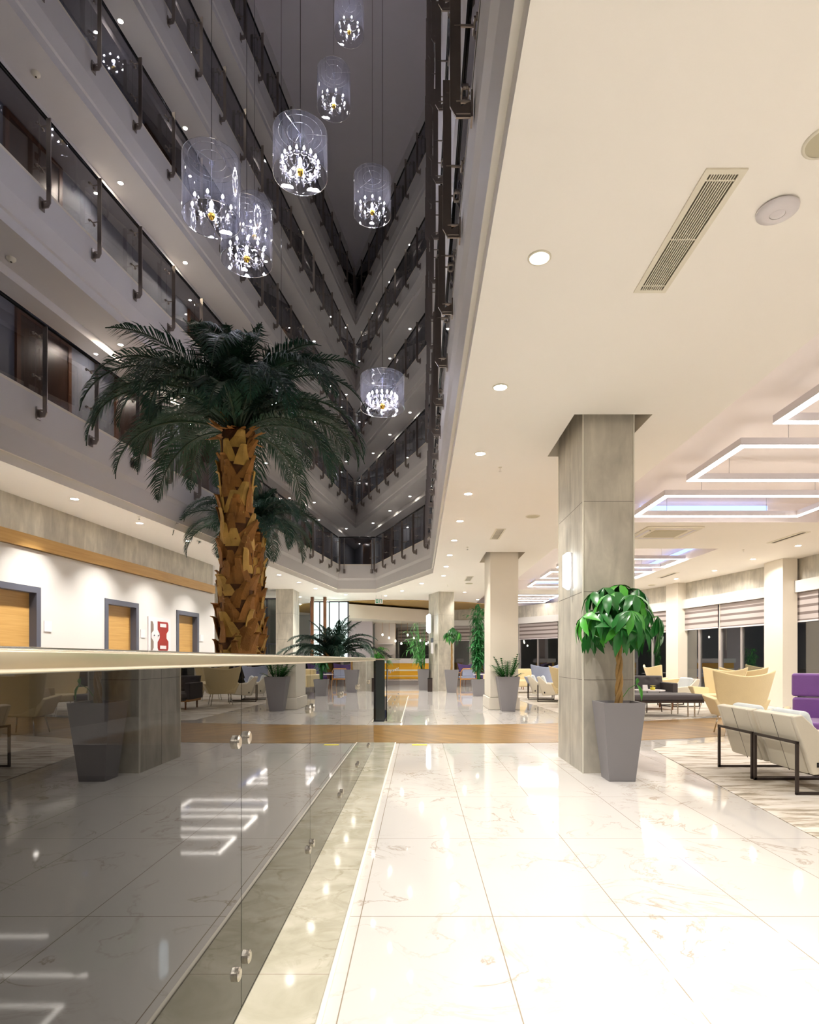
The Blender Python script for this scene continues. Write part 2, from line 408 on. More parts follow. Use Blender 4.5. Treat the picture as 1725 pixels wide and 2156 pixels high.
g = MB(); sweep(g, PATH1, [(0.048, ZC+0.127), (0.085, ZC+0.127), (0.085, ZC), (0.0899, ZC)])
struct('trim_14', g, M_ceil, 'cream ceiling edge band around the void')
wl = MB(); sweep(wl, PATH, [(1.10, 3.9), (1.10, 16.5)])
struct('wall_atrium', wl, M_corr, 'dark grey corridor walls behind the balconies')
rf = MB(); sweep(rf, PATH, [(0.0, 16.27), (0.0, 15.93), (0.06, 15.93), (1.12, 15.93)])
struct('trim_15', rf, M_white, 'white edge beam below the atrium roof')
rf = MB(); rf.bb(-8, 3, Y0-0.5, 27, 16.27, 16.4)
struct('ceiling', rf, M_roof, 'grey violet roof ceiling high above the atrium')
bw = MB(); bw.bb(-14, 14, Y0-0.2, Y0, -3.6, 16.4)
struct('wall_rear', bw, M_white, 'rear wall behind the viewer')
# corridor doors
dn = 1
ORD = ['nearest','second','third','fourth','fifth','sixth','seventh','eighth','ninth','tenth','eleventh','twelfth','thirteenth','fourteenth','fifteenth','sixteenth','seventeenth','eighteenth','nineteenth','twentieth','twenty-first','twenty-second']
def place_door(x, y, ang, z, w=0.95, h=2.05, mm=M_doorbrown):
    global dn
    e = empty('door_%d' % dn, (x, y, z), ang); e['kind'] = 'structure'; dn += 1
    MB().bb(-w/2-0.07, -w/2, -0.05, 0.03, 0, h+0.07).bb(w/2, w/2+0.07, -0.05, 0.03, 0, h+0.07).bb(-w/2, w/2, -0.05, 0.03, h, h+0.07).build('door_frame', M_walnut, e)
    MB().bb(-w/2, w/2, -0.015, 0.02, 0, h).build('door_leaf', mm, e)
    MB().tube([(w/2-0.12,-0.02,1.0),(w/2-0.12,-0.06,1.0),(w/2-0.24,-0.06,1.0)], 0.009, 6).build('handle', M_steel, e)
wp = offset(PATH, 1.09)
def along(path, i, s):
    a = Vector(path[i]); b = Vector(path[i+1]); t = (b-a).normalized(); return a + t*s, math.atan2(t.y, t.x), (b-a).length
for k in range(5):
    for i, sts in ((0, [[14.1, 16.3, 18.6, 21.2, 24.0, 26.4], [13.9, 18.8, 21.5, 24.3, 26.8], [13.6, 17.2, 20.8, 24.4]][min(k, 2)]), (1, [2.0, 5.0])):
        for s_ in sts:
            p, a, L = along(wp, i, s_)
            if s_+0.5 < L: place_door(p.x, p.y, a+pi, ZT[k]+0.002, h=1.62)

# ---- railings
def railing(pa, pb, z, sp, h, label, cat='balustrade', first=0.5, last=None, group=None):
    a = Vector(pa); b = Vector(pb); t = (b-a); L = t.length; ang = math.atan2(t.y, t.x)
    e = empty('balcony_railing', (a.x, a.y, z), ang)
    tag(e, label, cat, group or 'smoked glass balcony railings')
    ps = []; s = first
    while s < L-0.05: ps.append(s); s += sp
    if last: ps.append(L-0.12)
    edges = [0.02]+[p for p in ps]+[L-0.02]
    for u, v in zip(edges, edges[1:]):
        if v-u > 0.1: MB().bb(u+0.006, v-0.006, 0.024, 0.034, 0.0, h-0.03).build('glass_panel', G_balc, e)
    MB().tube([(0,0.03,h),(L,0.03,h)], 0.024, 8).build('handrail', M_black, e, smooth=True)
    me = None
    for s in ps:
        if me is None:
            q = MB()
            q.box((0,-0.105,0.30), (0.012,0.06,1.06))
            q.add([(-0.006,-0.135,-0.23),(0.006,-0.135,-0.23),(0.006,-0.075,-0.23),(-0.006,-0.075,-0.23),(-0.006,-0.10,-0.29),(0.006,-0.10,-0.29),(0.006,-0.02,-0.29),(-0.006,-0.02,-0.29),(-0.006,-0.02,-0.20),(0.006,-0.02,-0.20)],
                  [(0,1,5,4),(4,5,6,7),(0,4,7,8,3),(1,2,9,6,5),(3,8,9,2),(6,9,8,7)])
            q.box((0,-0.015,-0.24), (0.075,0.012,0.15))
            for zz in (-0.20,-0.27): q.tube([(0,-0.10,zz),(0,-0.01,zz)], 0.009, 6)
            for zz in (0.22,0.74):
                q.tube([(0,-0.11,zz),(0,0.0,zz)], 0.008, 6)
                q.tube([(-0.05,0.0,zz),(0.05,0.0,zz)], 0.008, 6)
                for dx in (-0.05, 0.05): q.cyl((dx, 0.005, zz), 0.018, 0.018, 10, axis='y')
            o = q.build('post', M_post, e); o.location = (s, 0, 0); me = o.data
        else:
            o = bpy.data.objects.new('post', me); COL.objects.link(o); o.parent = e; o.location = (s, 0, 0)
    return e
names = ['lowest balcony', 'second balcony up', 'third balcony up', 'fourth balcony up', 'top balcony']
def rev(p, q): return (q, p)
for k, zt in enumerate(ZT):
    # void lies on the -Y side of each railing's local frame, so run so that the void is on the right of travel
    if k == 0:
        segs = [((XL(5.0), 5.0), PATH1[1], 'long left wing', 0.66), (PATH1[1], PATH1[2], 'short far end', 0.2), (PATH1[2], PATH1[3], 'angled far right wing', 0.25), (PATH1[3], (0.31, 2.0), 'near right wing', 0.5)]
    else:
        segs = [((XL(5.0), 5.0), PATH[1], 'left wing', 0.72), (PATH[1], PATH[2], 'angled far wing', 0.25), (PATH[2], (0.31, 2.0), 'right wing', 0.5)]
    for pa, pb, w, fs in segs:
        sp = 0.96
        railing(pa, pb, zt, sp, 0.95, 'smoked glass railing with bronze posts on the %s, %s' % (names[k], w), first=fs, last=(w in ('short far end', 'angled far right wing')))

# ---- downlights
def mk_down(name, loc, r, em, power, label, group, cat='ceiling light', col=(1,0.95,0.87), sp_=150):
    e = empty(name, loc); tag(e, label, cat, group)
    MB().lathe((0,0,0), [(r*1.22,0),(r*1.22,-0.006),(r*1.0,-0.008),(r*0.96,-0.002)], 24).build('trim_ring', M_ventw, e, smooth=True)
    MB().cyl((0,0,-0.004), r*0.96, 0.003, 24).build('lens', em, e)
    if power: lamp(e, 'AREA', (0,0,-0.012), power, col, r*1.8, spread=(R(sp_) if r > 0.05 else None))
    return e
rows = []
i = 0
o4 = offset(PATH1, 0.39)
def path_pts(path, start, sp):
    out = []; acc = start
    for i in range(len(path)-1):
        a = Vector(path[i]); b = Vector(path[i+1]); L = (b-a).length; t = (b-a)/L
        while acc < L: out.append(a+t*acc); acc += sp
        acc -= L
    return out
# left ground row, far rows, right row
d0 = mk_down('downlight', (0.70, 3.51, ZC), 0.055, E_down, P_DOWN, 'round recessed downlight in the cream ceiling, nearest of the row beside the void', 'ground floor downlights beside the void', sp_=112)
y = 1.84
for q in (1.84, 0.17, -1.6): dup(d0, (0.70, q, ZC), label='round recessed downlight in the cream ceiling above the viewer')
for q in (-0.2, -1.8, -3.4): mk_down('downlight', (2.3, q, ZC), 0.055, E_down, P_DOWN*1.7, 'added unseen downlight behind the viewer on the right, brightening the column front', 'ground floor downlights beside the void')  # extra lamps added out of view to brighten the concrete column's front face
for q in range(1, 9): dup(d0, (0.70, 3.51+1.67*q, ZC), label='%s recessed downlight of the row right of the void, counted from the viewer' % ORD[q])
dl = mk_down('downlight', (0,0,-60), 0.055, E_down, P_DOWN*1.4, 'x', 'ground floor downlights beside the void', sp_=95); dlf = True
for q, yy in enumerate([3.9, 5.5, 7.2, 8.79, 10.35, 11.9, 13.5, 15.1, 16.7, 18.3, 19.9]):
    if dlf: dl.location = (XL(yy)-0.42, yy, ZC); dl['label'] = 'nearest recessed downlight under the left wing, counted from the near end'; dlf = False; continue
    dup(dl, (XL(yy)-0.42, yy, ZC), label='%s recessed downlight under the left wing, counted from the near end' % ORD[q])
for q, (xx, yy) in enumerate([(-2.6,21.8),(-1.2,22.2),(-0.55,20.6),(0.1,18.6),(-4.4,22.6),(-3.6,24.2),(1.6,21.0),(2.3,23.6),(-2.2,24.6),(-5.0,25.5)]):
    dup(d0, (xx, yy, ZC), label='small distant downlight in the ceiling past the void, the %s from the exit sign' % ORD[q])
dw = mk_down('downlight', (0,0,-64), 0.055, E_down, P_DOWN*1.15, 'x', 'downlights along the window wall', sp_=150); dwf = True
for q, yy in enumerate([3.0, 5.2, 7.2, 9.0, 10.7, 12.4, 14.07, 15.9, 17.5, 19.2]):
    xx = 7.75 if yy < 17 else 7.65-(yy-17)*0.45
    if dwf: dw.location = (xx, yy, ZC); dw['label'] = 'nearest recessed downlight along the window wall, counted from the near end'; dwf = False; continue
    dup(dw, (xx, yy, ZC), label='%s recessed downlight along the window wall, counted from the near end' % ORD[q], group='downlights along the window wall')
u0 = mk_down('balcony_downlight', (0,0,-50), 0.04, E_up, P_UP, 'tiny', 'balcony downlights', col=(1,0.86,0.66))
u1 = mk_down('balcony_downlight', (0,0,-52), 0.04, E_up, P_UP*0.11, 'x', 'balcony downlights', col=(1,0.90,0.75))
us = [u0, u1]; ufree = [True, True]
for k in range(4):
    zz = ZT[k+1]-0.79
    op = offset(PATH, 0.47)
    for n_, p in enumerate(path_pts(op, (9.86+5.0)*1.0104-4.04, 2.02)):
        if (p.x < 0 and p.y < 9.0) or p.x > 0.5 or n_ in (4, 6, 8, 10): continue
        lab = '%s bright little downlight over the %s, counted round the void from the left' % (ORD[n_], names[k])
        src = 0 if (k < 2 and p.y < 15 and p.x < 0) else 1
        if ufree[src]: us[src].location = (p.x, p.y, zz); us[src]['label'] = lab; ufree[src] = False
        else: dup(us[src], (p.x, p.y, zz), label=lab)

c0 = mk_down('corridor_downlight', (0,0,-54), 0.03, E_up, P_UP*0.07, 'x', 'corridor downlights', col=(1,0.92,0.80)); cf = True
for k in range(4):
    zz = ZT[k+1]-0.92
    for n_, p in enumerate(path_pts(offset(PATH, 0.90), 12.0, 3.0)):
        if p.x > 0.5 or n_ > 7: continue
        lab = '%s small downlight seen through the railing glass in the corridor of the %s' % (ORD[n_], names[k])
        if cf: c0.location = (p.x, p.y, zz); c0['label'] = lab; cf = False
        else: dup(c0, (p.x, p.y, zz), label=lab)
# ---- ground ceiling (right) with coffers and column openings
xs = offset(PATH1, 0.09)
holes = [(2.85, 6.8, 1.6, 10.3), (2.85, 6.3, 12.75, 20.2), (2.4, 5.6, 21.6, 26.4), (1.48, 2.22, 5.76, 6.96), (1.47, 2.32, 13.15, 14.6)]
def ceiling_cells(mb, x0, x1, y0, y1, z, holes):
    X = sorted(set([x0, x1]+[h for H_ in holes for h in H_[:2] if x0 < h < x1])); Yv = sorted(set([y0, y1]+[h for H_ in holes for h in H_[2:] if y0 < h < y1]))
    for a, b in zip(X, X[1:]):
        for c, d in zip(Yv, Yv[1:]):
            mx_, my_ = (a+b)/2, (c+d)/2
            if any(h[0] < mx_ < h[1] and h[2] < my_ < h[3] for h in holes): continue
            mb.add([(a,c,z),(b,c,z),(b,d,z),(a,d,z)], [(0,3,2,1)])
C = MB()
ceiling_cells(C, 0.40, 10.5, Y0, 32, ZC, holes)
# far part and left part follow the void outline
C.add([(xs[3][0], xs[3][1], ZC), (0.40, xs[3][1], ZC), (0.40, 32, ZC), (xs[2][0], 32, ZC), (xs[2][0], xs[2][1], ZC)], [(0,1,2,3,4)])
C.add([(xs[2][0], xs[2][1], ZC), (xs[2][0], 32, ZC), (xs[1][0], 32, ZC), (xs[1][0], xs[1][1], ZC)], [(0,1,2,3)])
C.add([(xs[1][0], xs[1][1], ZC), (xs[1][0], 32, ZC), (-14, 32, ZC), (-14, Y0, ZC), (xs[0][0], xs[0][1], ZC)], [(0,1,2,3,4)])
struct('ceiling', C, M_ceil, 'cream lobby ceiling with downlights', fixn=False)
def shaft(x0, x1, y0, y1, z0, z1, m, label, name='ceiling', matter=None):
    q = MB(); q.add([(x0,y0,z0),(x1,y0,z0),(x1,y1,z0),(x0,y1,z0),(x0,y0,z1),(x1,y0,z1),(x1,y1,z1),(x0,y1,z1)],
        [(0,1,5,4),(1,2,6,5),(2,3,7,6),(3,0,4,7),(4,5,6,7)])
    struct(name, q, m, label)
for i, h in enumerate(holes[:3]):
    shaft(*h, ZC, ZC+0.32, M_coffer, 'recessed greige ceiling coffer with LED frames')
    bl = MB()
    bl.bb(h[0]+0.9, h[1]-0.9, h[3]-0.03, h[3]-0.01, ZC+0.20, ZC+0.27)
    bl.bb(h[1]-0.03, h[1]-0.01, h[2]+0.6, h[3]-0.6, ZC+0.20, ZC+0.27)
    o = bl.build('cove_light', E_blue); tag(o, 'blue LED strip set into the edge of the %s ceiling coffer' % ['nearest','middle','farthest'][i], 'strip light')
for h in holes[3:]: shaft(*h, ZC, ZC+0.35, M_cream, 'open recess in the ceiling round a column')

# ---- LED frames
def led_frame(y0, y1, x0=3.53, x1=6.25, z=ZC+0.02):
    e = empty('pendant_light', ((x0+x1)/2, (y0+y1)/2, z))
    a, b = (x1-x0)/2, (y1-y0)/2; w = 0.075
    rects = [(-a,a,-b,-b+w),(-a,a,b-w,b),(-a,-a+w,-b+w,b-w),(a-w,a,-b+w,b-w)]
    q = MB()
    for r in rects: q.bb(*r, 0.006, 0.085)
    q.build('housing', M_plastic, e)
    for r in rects: MB().bb(r[0]+0.001, r[1]-0.001, r[2]+0.001, r[3]-0.001, -0.002, 0.005).build('diffuser', E_led, e)
    for sx in (-0.6,0.6):
        for sy in (-1,1): MB().tube([(a*sx, sy*(b-w/2), 0.085),(a*sx, sy*(b-w/2), 0.298)], 0.003, 5).build('cable', M_alu, e)
    return e
fr = [(4.6,6.05),(6.65,8.0),(8.7,10.0),(14.2,15.55),(16.25,17.6),(18.3,19.65)]
for i, (a, b) in enumerate(fr):
    tag(led_frame(a, b), '%s rectangular hanging LED frame from the near end of the lounge ceiling' % ORD[i], 'ceiling light', 'LED frames in the coffers')
for i, (a, b) in enumerate([(22.2,23.3),(24.1,25.2)]):
    tag(led_frame(a, b, 2.9, 5.2), 'short LED frame in the farthest coffer, %s of two' % ['nearer','farther'][i], 'ceiling light', 'LED frames in the coffers')

# ---- ceiling fittings
def grille(x0, x1, y0, y1, label):
    e = empty('air_vent', ((x0+x1)/2, (y0+y1)/2, ZC)); tag(e, label, 'vent', 'ceiling grilles')
    a, b = (x1-x0)/2, (y1-y0)/2
    q = MB(); 
    for r in ((-a,-a+0.03,-b,b),(a-0.03,a,-b,b),(-a+0.03,a-0.03,-b,-b+0.03),(-a+0.03,a-0.03,b-0.03,b)): q.bb(*r, -0.008, 0.0)
    q.build('vent_frame', M_ventw, e)
    MB().bb(-a+0.03, a-0.03, -b+0.03, b-0.03, -0.002, -0.0005).build('duct', M_vent, e)
    q = MB(); n = 11
    for i in range(n-1):
        x = -a+0.03+(2*a-0.06)*(i+1)/n; q.bb(x-0.0028, x+0.0028, -b+0.03, b-0.03, -0.007, -0.002)
    for yy in (-b+0.07, 0.0, b-0.07): q.bb(-a+0.03, a-0.03, yy-0.004, yy+0.004, -0.006, -0.002)
    q.build('slats', M_ventw, e)
grille(1.36, 1.56, 2.87, 3.84, 'long slatted air grille in the cream ceiling near the camera')
grille(1.38, 1.56, 10.8, 11.75, 'distant slatted air grille between the two near columns')
grille(1.35, 1.55, 17.0, 18.0, 'tiny slatted air grille by the far concrete column')
def disc(name, loc, prof, m, label, cat):
    tag(MB().lathe(loc, prof, 32).build(name, m, smooth=True), label, cat)
e = empty('wifi_access_point', (1.85, 3.13, ZC)); tag(e, 'round white wireless access point on the ceiling', 'access point')
MB().lathe((0,0,0), [(0.085,0),(0.10,-0.008),(0.098,-0.018),(0.06,-0.028),(0.037,-0.031)], 36).build('housing', M_plastic, e, smooth=True)
MB().lathe((0,0,0), [(0.036,-0.030),(0.030,-0.034),(0,-0.035)], 28).build('cover_cap', M_plastic, e, smooth=True)
for (x, yv, r, lab) in ((1.83,2.72,0.085,'round ceiling speaker at the right edge of the picture'),(1.86,9.87,0.10,'round flush ceiling speaker in front of the cream column'),(1.56,18.6,0.10,'tiny round ceiling speaker near the far concrete column'),(7.3,19.0,0.10,'round ceiling speaker near the windows')):
    e = empty('ceiling_speaker', (x, yv, ZC)); tag(e, lab, 'speaker', 'ceiling speakers')
    MB().lathe((0,0,0), [(r*1.16,0),(r*1.16,-0.006),(r,-0.008)], 32).build('rim', M_ventw, e, smooth=True)
    MB().cyl((0,0,-0.007), r, 0.004, 32).build('grille', M_speaker, e)
e = empty('air_conditioner', (4.50, 11.1, ZC)); tag(e, 'square white ceiling cassette air conditioner between coffers', 'air conditioner')
MB().bb(-0.5,0.5,-0.5,0.5,-0.03,0).build('panel', M_ventw, e, bevel=0.01)
MB().bb(-0.29,0.29,-0.29,0.29,-0.036,-0.03).build('intake_grille', M_speaker, e)
for rz in range(4):
    o = MB().bb(-0.33,0.33,0.38,0.44,-0.034,-0.03).build('louvre', M_plastic, e); o.rotation_euler = (0,0,rz*pi/2)
for i, (x, yv) in enumerate([(7.05, 11.6), (6.9, 16.8)]):
    e = empty('air_slot', (x, yv, ZC)); tag(e, 'narrow linear air slot in the ceiling near the windows, %s one' % ['nearer','farther'][i], 'vent', 'linear slots')
    MB().bb(-0.09,0.09,-0.55,0.55,-0.008,0).build('vent_frame', M_ventw, e); MB().bb(-0.03,0.03,-0.5,0.5,-0.010,-0.008).build('slot', M_vent, e)
for i, (x, yv) in enumerate([(0.99,7.35),(1.02,12.6),(6.9,12.9),(0.92,19.0),(4.1,10.75),(-4.55,9.9)]):
    e = empty('sprinkler', (x, yv, ZC)); tag(e, ['small sprinkler head on the ceiling left of the concrete column','sprinkler head on the ceiling left of the cream column','sprinkler head on the ceiling near the windows','sprinkler head above the far column','sprinkler head beside the cassette air conditioner','sprinkler head under the left wing ceiling'][i], 'sprinkler', 'sprinklers')
    MB().cyl((0,0,-0.045), 0.006, 0.045, 8).build('pipe', M_chrome, e); MB().cyl((0,0,-0.05), 0.018, 0.004, 10).build('deflector', M_chrome, e); MB().cyl((0,0,-0.006), 0.022, 0.006, 12).build('plate', M_ventw, e)

for i, (x, yv, z) in enumerate([(XL(7.79)-0.52, 7.79, ZT[1]-0.79), (XL(8.07)-0.42, 8.07, ZT[2]-0.79)]):
    e = empty('smoke_detector', (x, yv, z)); tag(e, 'small round smoke detector under the %s balcony ceiling at the left edge' % ['lowest','second'][i], 'smoke detector', 'smoke detectors')
    MB().lathe((0,0,0), [(0.055,0),(0.055,-0.02),(0.035,-0.045),(0,-0.05)], 20).build('housing', M_ventw, e, smooth=True)
    MB().cyl((0,0,-0.056), 0.012, 0.008, 10).build('indicator', M_vent, e)
# ---- columns
def column(x0, x1, y0, y1, m, label, joints=True, top=ZC+0.35, rot=0, skirt=False, lines=M_steel):
    e = empty('column', ((x0+x1)/2, (y0+y1)/2, 0), rot); tag(e, label, 'column')
    a, b = (x1-x0)/2, (y1-y0)/2
    MB().bb(-a, a, -b, b, 0, top).build('shaft', m, e)
    if joints:
        q = MB()
        for sx in (-1,1):
            for sy in (-1,1): q.bb(sx*a-0.006, sx*a+0.006, sy*b-0.006, sy*b+0.006, 0, top)
        q.build('corner_bead', mat('bead_%d' % random.randint(0,999), (0.75,0.72,0.62), 0.4), e)
        q = MB()
        for z in (0.9, 1.75, 2.62):
            q.bb(-a-0.001, a+0.001, -b-0.001, b+0.001, z, z+0.004)
        q.bb(-a-0.001, -a+0.001, 0.0, 0.004, 0, top)
        q.build('panel_joint', mat('joint_%d' % random.randint(0,999), (0.16,0.14,0.12), 0.8), e)
    if skirt:
        MB().bb(-a-0.035, a+0.035, -b-0.035, b+0.035, 0, 0.26).build('plinth', M_cream, e, bevel=0.012)
        MB().bb(-a-0.0, a+0.0, -b-0.0, b+0.0, 0.26, 0.27).build('plinth_cap', M_cream, e)
    return e
column(1.588, 2.078, 5.86, 6.86, M_conc, 'large concrete-clad column behind the tall planter')
column(1.57, 2.18, 13.25, 14.4, M_cream, 'cream plastered column with a plinth behind a zamioculcas planter', joints=False, skirt=True)
column(0.52, 1.09, 20.9, 21.9, M_conc, 'far concrete column carrying a lit wall lamp and a notice', rot=R(18), top=ZC)
column(-4.70, -4.14, 20.1, 21.1, M_conc, 'concrete column far left beyond the palm trunk', top=ZC)
column(-5.75, -5.25, 19.6, 20.2, M_conc, 'narrow concrete pier beside the dark far left window', top=ZC)

# wall lamps
def wall_lamp(loc, rz, s, label):
    e = empty('wall_lamp', loc, rz); tag(e, label, 'wall lamp', 'lit wall lamps')
    MB().bb(-0.055*s, 0.055*s, -0.02, 0.0, -0.2*s, 0.2*s).build('back_plate', M_plastic, e)
    def f(u, v):
        a = (u-0.5)*pi; w = 0.06*s; z = (v-0.5)*0.42*s
        k = min(1, (0.5-abs(v-0.5))/0.12+0.35)
        return (w*math.sin(a)*k, -0.02-0.075*s*math.cos(a)*k, z)
    MB().grid(f, 10, 12).build('diffuser', E_wall, e, smooth=True)
    return e
wall_lamp((1.588, 6.31, 2.015), -pi/2, 0.92, 'lit white wall lamp on the left face of the large concrete column')
wall_lamp((0.42, 21.35, 2.35), R(18)-pi/2, 1.6, 'lit white wall lamp on the far concrete column')
# notice on far column
e = empty('notice', (0.50, 21.02, 1.55), R(18)-pi/2); tag(e, 'white notice with a dark heading on the far concrete column', 'sign')
MB().bb(-0.12,0.12,-0.03,-0.02,-0.25,0.12).build('sheet', M_plastic, e); MB().bb(-0.12,0.12,-0.032,-0.02,0.13,0.28).build('heading_panel', M_frame, e)

# ---- main glass balustrade
def balustrade(x, seams, label, zb=0.012, along_y=True, clamps=True):
    e = empty('glass_balustrade', (x, seams[0], 0)); tag(e, label, 'balustrade')
    for a, b in zip(seams, seams[1:]):
        a -= seams[0]; b -= seams[0]
        MB().bb(-0.006, 0.006, a+0.0025, b-0.0025, zb, 1.085).build('glass_panel', G_main, e)
    MB().bb(-0.007, 0.007, 0, seams[-1]-seams[0], zb-0.002, zb+0.006).build('base_channel', M_black, e)
    L = seams[-1]-seams[0]
    MB().bb(-0.032, 0.032, 0, L, 1.080, 1.117).build('handrail', M_rail, e, bevel=0.008, seg=3)
    me = None
    for sy in seams[1:-1]:
        for d in (-0.055, 0.055):
            for z in (0.15+ (0.0 if d < 0 else 0.0), 0.85):
                if me is None:
                    q = MB(); q.cyl((0.006,0,0), 0.021, 0.010, 24, 0.021, 'x').cyl((0.016,0,0), 0.021, 0.004, 24, 0.015, 'x').cyl((-0.03,0,0), 0.012, 0.024, 12, axis='x')
                    o = q.build('clamp', M_steel, e); me = o.data
                else: o = bpy.data.objects.new('clamp', me); COL.objects.link(o); o.parent = e
                o.location = (0, sy-seams[0]+d, z)
    return e
balustrade(-0.556, [-4.14,-2.93,-1.72,-0.51,0.68,1.888,3.09,4.30,5.50,6.70,7.50], 'long tinted glass balustrade with polished handrail in the left foreground')
balustrade(-0.556, [10.70,11.9,13.1,14.3,15.5,16.7,17.9], 'distant glass balustrade beyond the oak band, running away from the viewer')
e = empty('glass_balustrade', (-0.56, 10.70, 0)); tag(e, 'short dark glass balustrade across the far side of the oak band', 'balustrade')
for i in range(3):
    MB().bb(-1.2*(i+1)+0.01, -1.2*i-0.05, -0.006, 0.006, 0.01, 1.085).build('glass_panel', G_main, e)
MB().bb(-3.6,-0.04,-0.03,0.03,1.083,1.113).build('handrail', M_rail, e, bevel=0.008)
MB().bb(-0.19,-0.03,-0.012,-0.008,0.02,1.08).build('edge_panel', mat('dark_glass_panel', (0.035,0.045,0.045), 0.08), e)

# ---- left ground wall with doors
wd = Vector((0.099, 1.0)).normalized(); wang = math.atan2(wd.y, wd.x)
def WP(Y): return (-5.73+0.099*(Y-8.32), Y)
def wall_box(mb, ya, yb, z0, z1, d0=0.0, d1=0.12):   # d>0 : into the wall (left)
    n = Vector((-wd.y, wd.x))
    a = Vector(WP(ya)); b = Vector(WP(yb))
    poly = [a+n*d0, b+n*d0, b+n*d1, a+n*d1]
    mb.prism([(p.x, p.y) for p in poly], z0, z1); return mb
doors = [(7.95, 9.08), (10.65, 11.70), (13.18, 14.22), (5.2, 6.3), (2.4, 3.5)]
q = MB(); edges = sorted(doors); prev = Y0
for a, b in edges:
    wall_box(q, prev, a+0.06, 0, 2.71); wall_box(q, a+0.06, b-0.06, 2.11, 2.71); prev = b-0.06
wall_box(q, prev, 15.0, 0, 2.71)
struct('wall_left', q, M_wallwhite, 'white panelled wall of the left wing')
q = wall_box(MB(), Y0, 15.0, 2.91, ZC, 0.0, 0.12); wall_box(q, Y0, 15.0, 2.71, 2.91, 0.05, 0.12)
struct('wall_left', q, M_conc, 'concrete upper band of the left wall')
q = wall_box(MB(), Y0, 15.02, 2.72, 2.91, -0.05, 0.04)
struct('trim_16', q, M_oak, 'oak rail along the left wall')
for i, (a, b) in enumerate(doors):
    e = empty('door_%d' % dn, (0,0,0)); dn += 1; e['kind'] = 'structure'; e['label'] = 'light oak door in a slate frame'
    q = MB(); f = 0.09
    wall_box(q, a, a+f, 0, 2.17, -0.02, 0.14); wall_box(q, b-f, b, 0, 2.17, -0.02, 0.14); wall_box(q, a+f, b-f, 2.08, 2.17, -0.02, 0.14)
    q.build('door_frame', M_frame, e)
    wall_box(MB(), a+f, b-f, 0, 2.08, 0.10, 0.14).build('door_leaf', M_oak, e)
    pl = MB(); wall_box(pl, b+0.08, b+0.24, 1.52, 1.68, -0.012, 0.0)
    o = pl.build('door_sign', M_plastic); tag(o, 'small square sign plate right of the %s oak door' % ['nearest visible','middle','farthest','fourth','fifth'][i], 'sign', 'door sign plates')
# fire cabinet
e = empty('fire_cabinet', (0,0,0)); tag(e, 'white fire hose cabinet with red interior between two doors', 'cabinet')
wall_box(MB(), 12.02, 12.88, 1.22, 1.95, -0.03, 0.0).build('cabinet_door', M_plastic, e)
q = MB(); n = Vector((-wd.y, wd.x))
def onwall(Y, z, d): p = Vector(WP(Y))-n*d; return (p.x, p.y, z)
def wallpoly(mb, pts, d):
    v = [onwall(y_, z_, d) for y_, z_ in pts]; v2 = [onwall(y_, z_, d-0.004) for y_, z_ in pts]; mb.hull2(v, v2)
wallpoly(q, [(12.36,1.87),(12.75,1.87),(12.78,1.82),(12.78,1.70),(12.70,1.63),(12.70,1.53),(12.78,1.47),(12.78,1.33),(12.75,1.28),(12.40,1.28),(12.36,1.33),(12.36,1.45),(12.44,1.53),(12.44,1.63),(12.36,1.70)], 0.036)
q.build('window', M_red, e)
q = MB(); wallpoly(q, [(12.10,1.86),(12.16,1.86),(12.20,1.80),(12.20,1.68),(12.12,1.62),(12.12,1.53),(12.20,1.46),(12.20,1.33),(12.16,1.28),(12.10,1.28)], 0.036)
q.build('side_window', mat('cabinet_grey', (0.22,0.17,0.14), 0.3), e)
q = MB(); wallpoly(q, [(12.44,1.83),(12.68,1.83),(12.68,1.76),(12.44,1.76)], 0.042); wallpoly(q, [(12.44,1.38),(12.68,1.38),(12.68,1.31),(12.44,1.31)], 0.042)
q.build('paper_label', M_plastic, e)
q = MB()
for yy in (12.22, 12.38): q.lathe(onwall(yy, 1.58, 0.04), [(0,0.02),(0.018,0.0),(0,-0.02)], 10)
q.build('lock', M_frame, e)
# far left walls
q = MB(); q.bb(-14, -5.9, 22.4, 22.6, 0, ZC); q.bb(-6.6,-5.9,18.6,22.4,0,ZC)
struct('wall_back', q, M_conc, 'concrete far wall of the left wing')
q = MB(); q.bb(-14.0, -5.08, 15.0, 15.15, 0, ZC)
struct('wall_back', q, M_white, 'end wall of the left room block')
def glazed(name_i, x0, x1, y, z0, z1, nx, nz, frame, pane, label):
    e = empty('window_%d' % name_i, ((x0+x1)/2, y, z0)); e['kind'] = 'structure'; e['label'] = label
    a = (x1-x0)/2; h = z1-z0; q = MB()
    q.bb(-a,-a+0.05,-0.03,0.03,0,h).bb(a-0.05,a,-0.03,0.03,0,h).bb(-a,a,-0.03,0.03,0,0.05).bb(-a,a,-0.03,0.03,h-0.05,h)
    for i in range(1, nx): x = -a+2*a*i/nx; q.bb(x-0.025,x+0.025,-0.03,0.03,0.05,h-0.05)
    for j in range(1, nz): q.bb(-a+0.05,a-0.05,-0.025,0.025,h*j/nz-0.02,h*j/nz+0.02)
    q.build('window_frame', frame, e)
    MB().bb(-a+0.04,a-0.04,-0.004,0.004,0.04,h-0.04).build('pane', pane, e)
    return e
glazed(1, -5.9, -4.55, 21.9, 0.0, 3.3, 3, 2, M_frame, G_win, 'dark slate framed glazing far left')
glazed(2, -4.2, -2.7, 23.6, 0.0, 3.35, 4, 3, M_frame, E_win, 'brightly lit glazing behind the small palm')
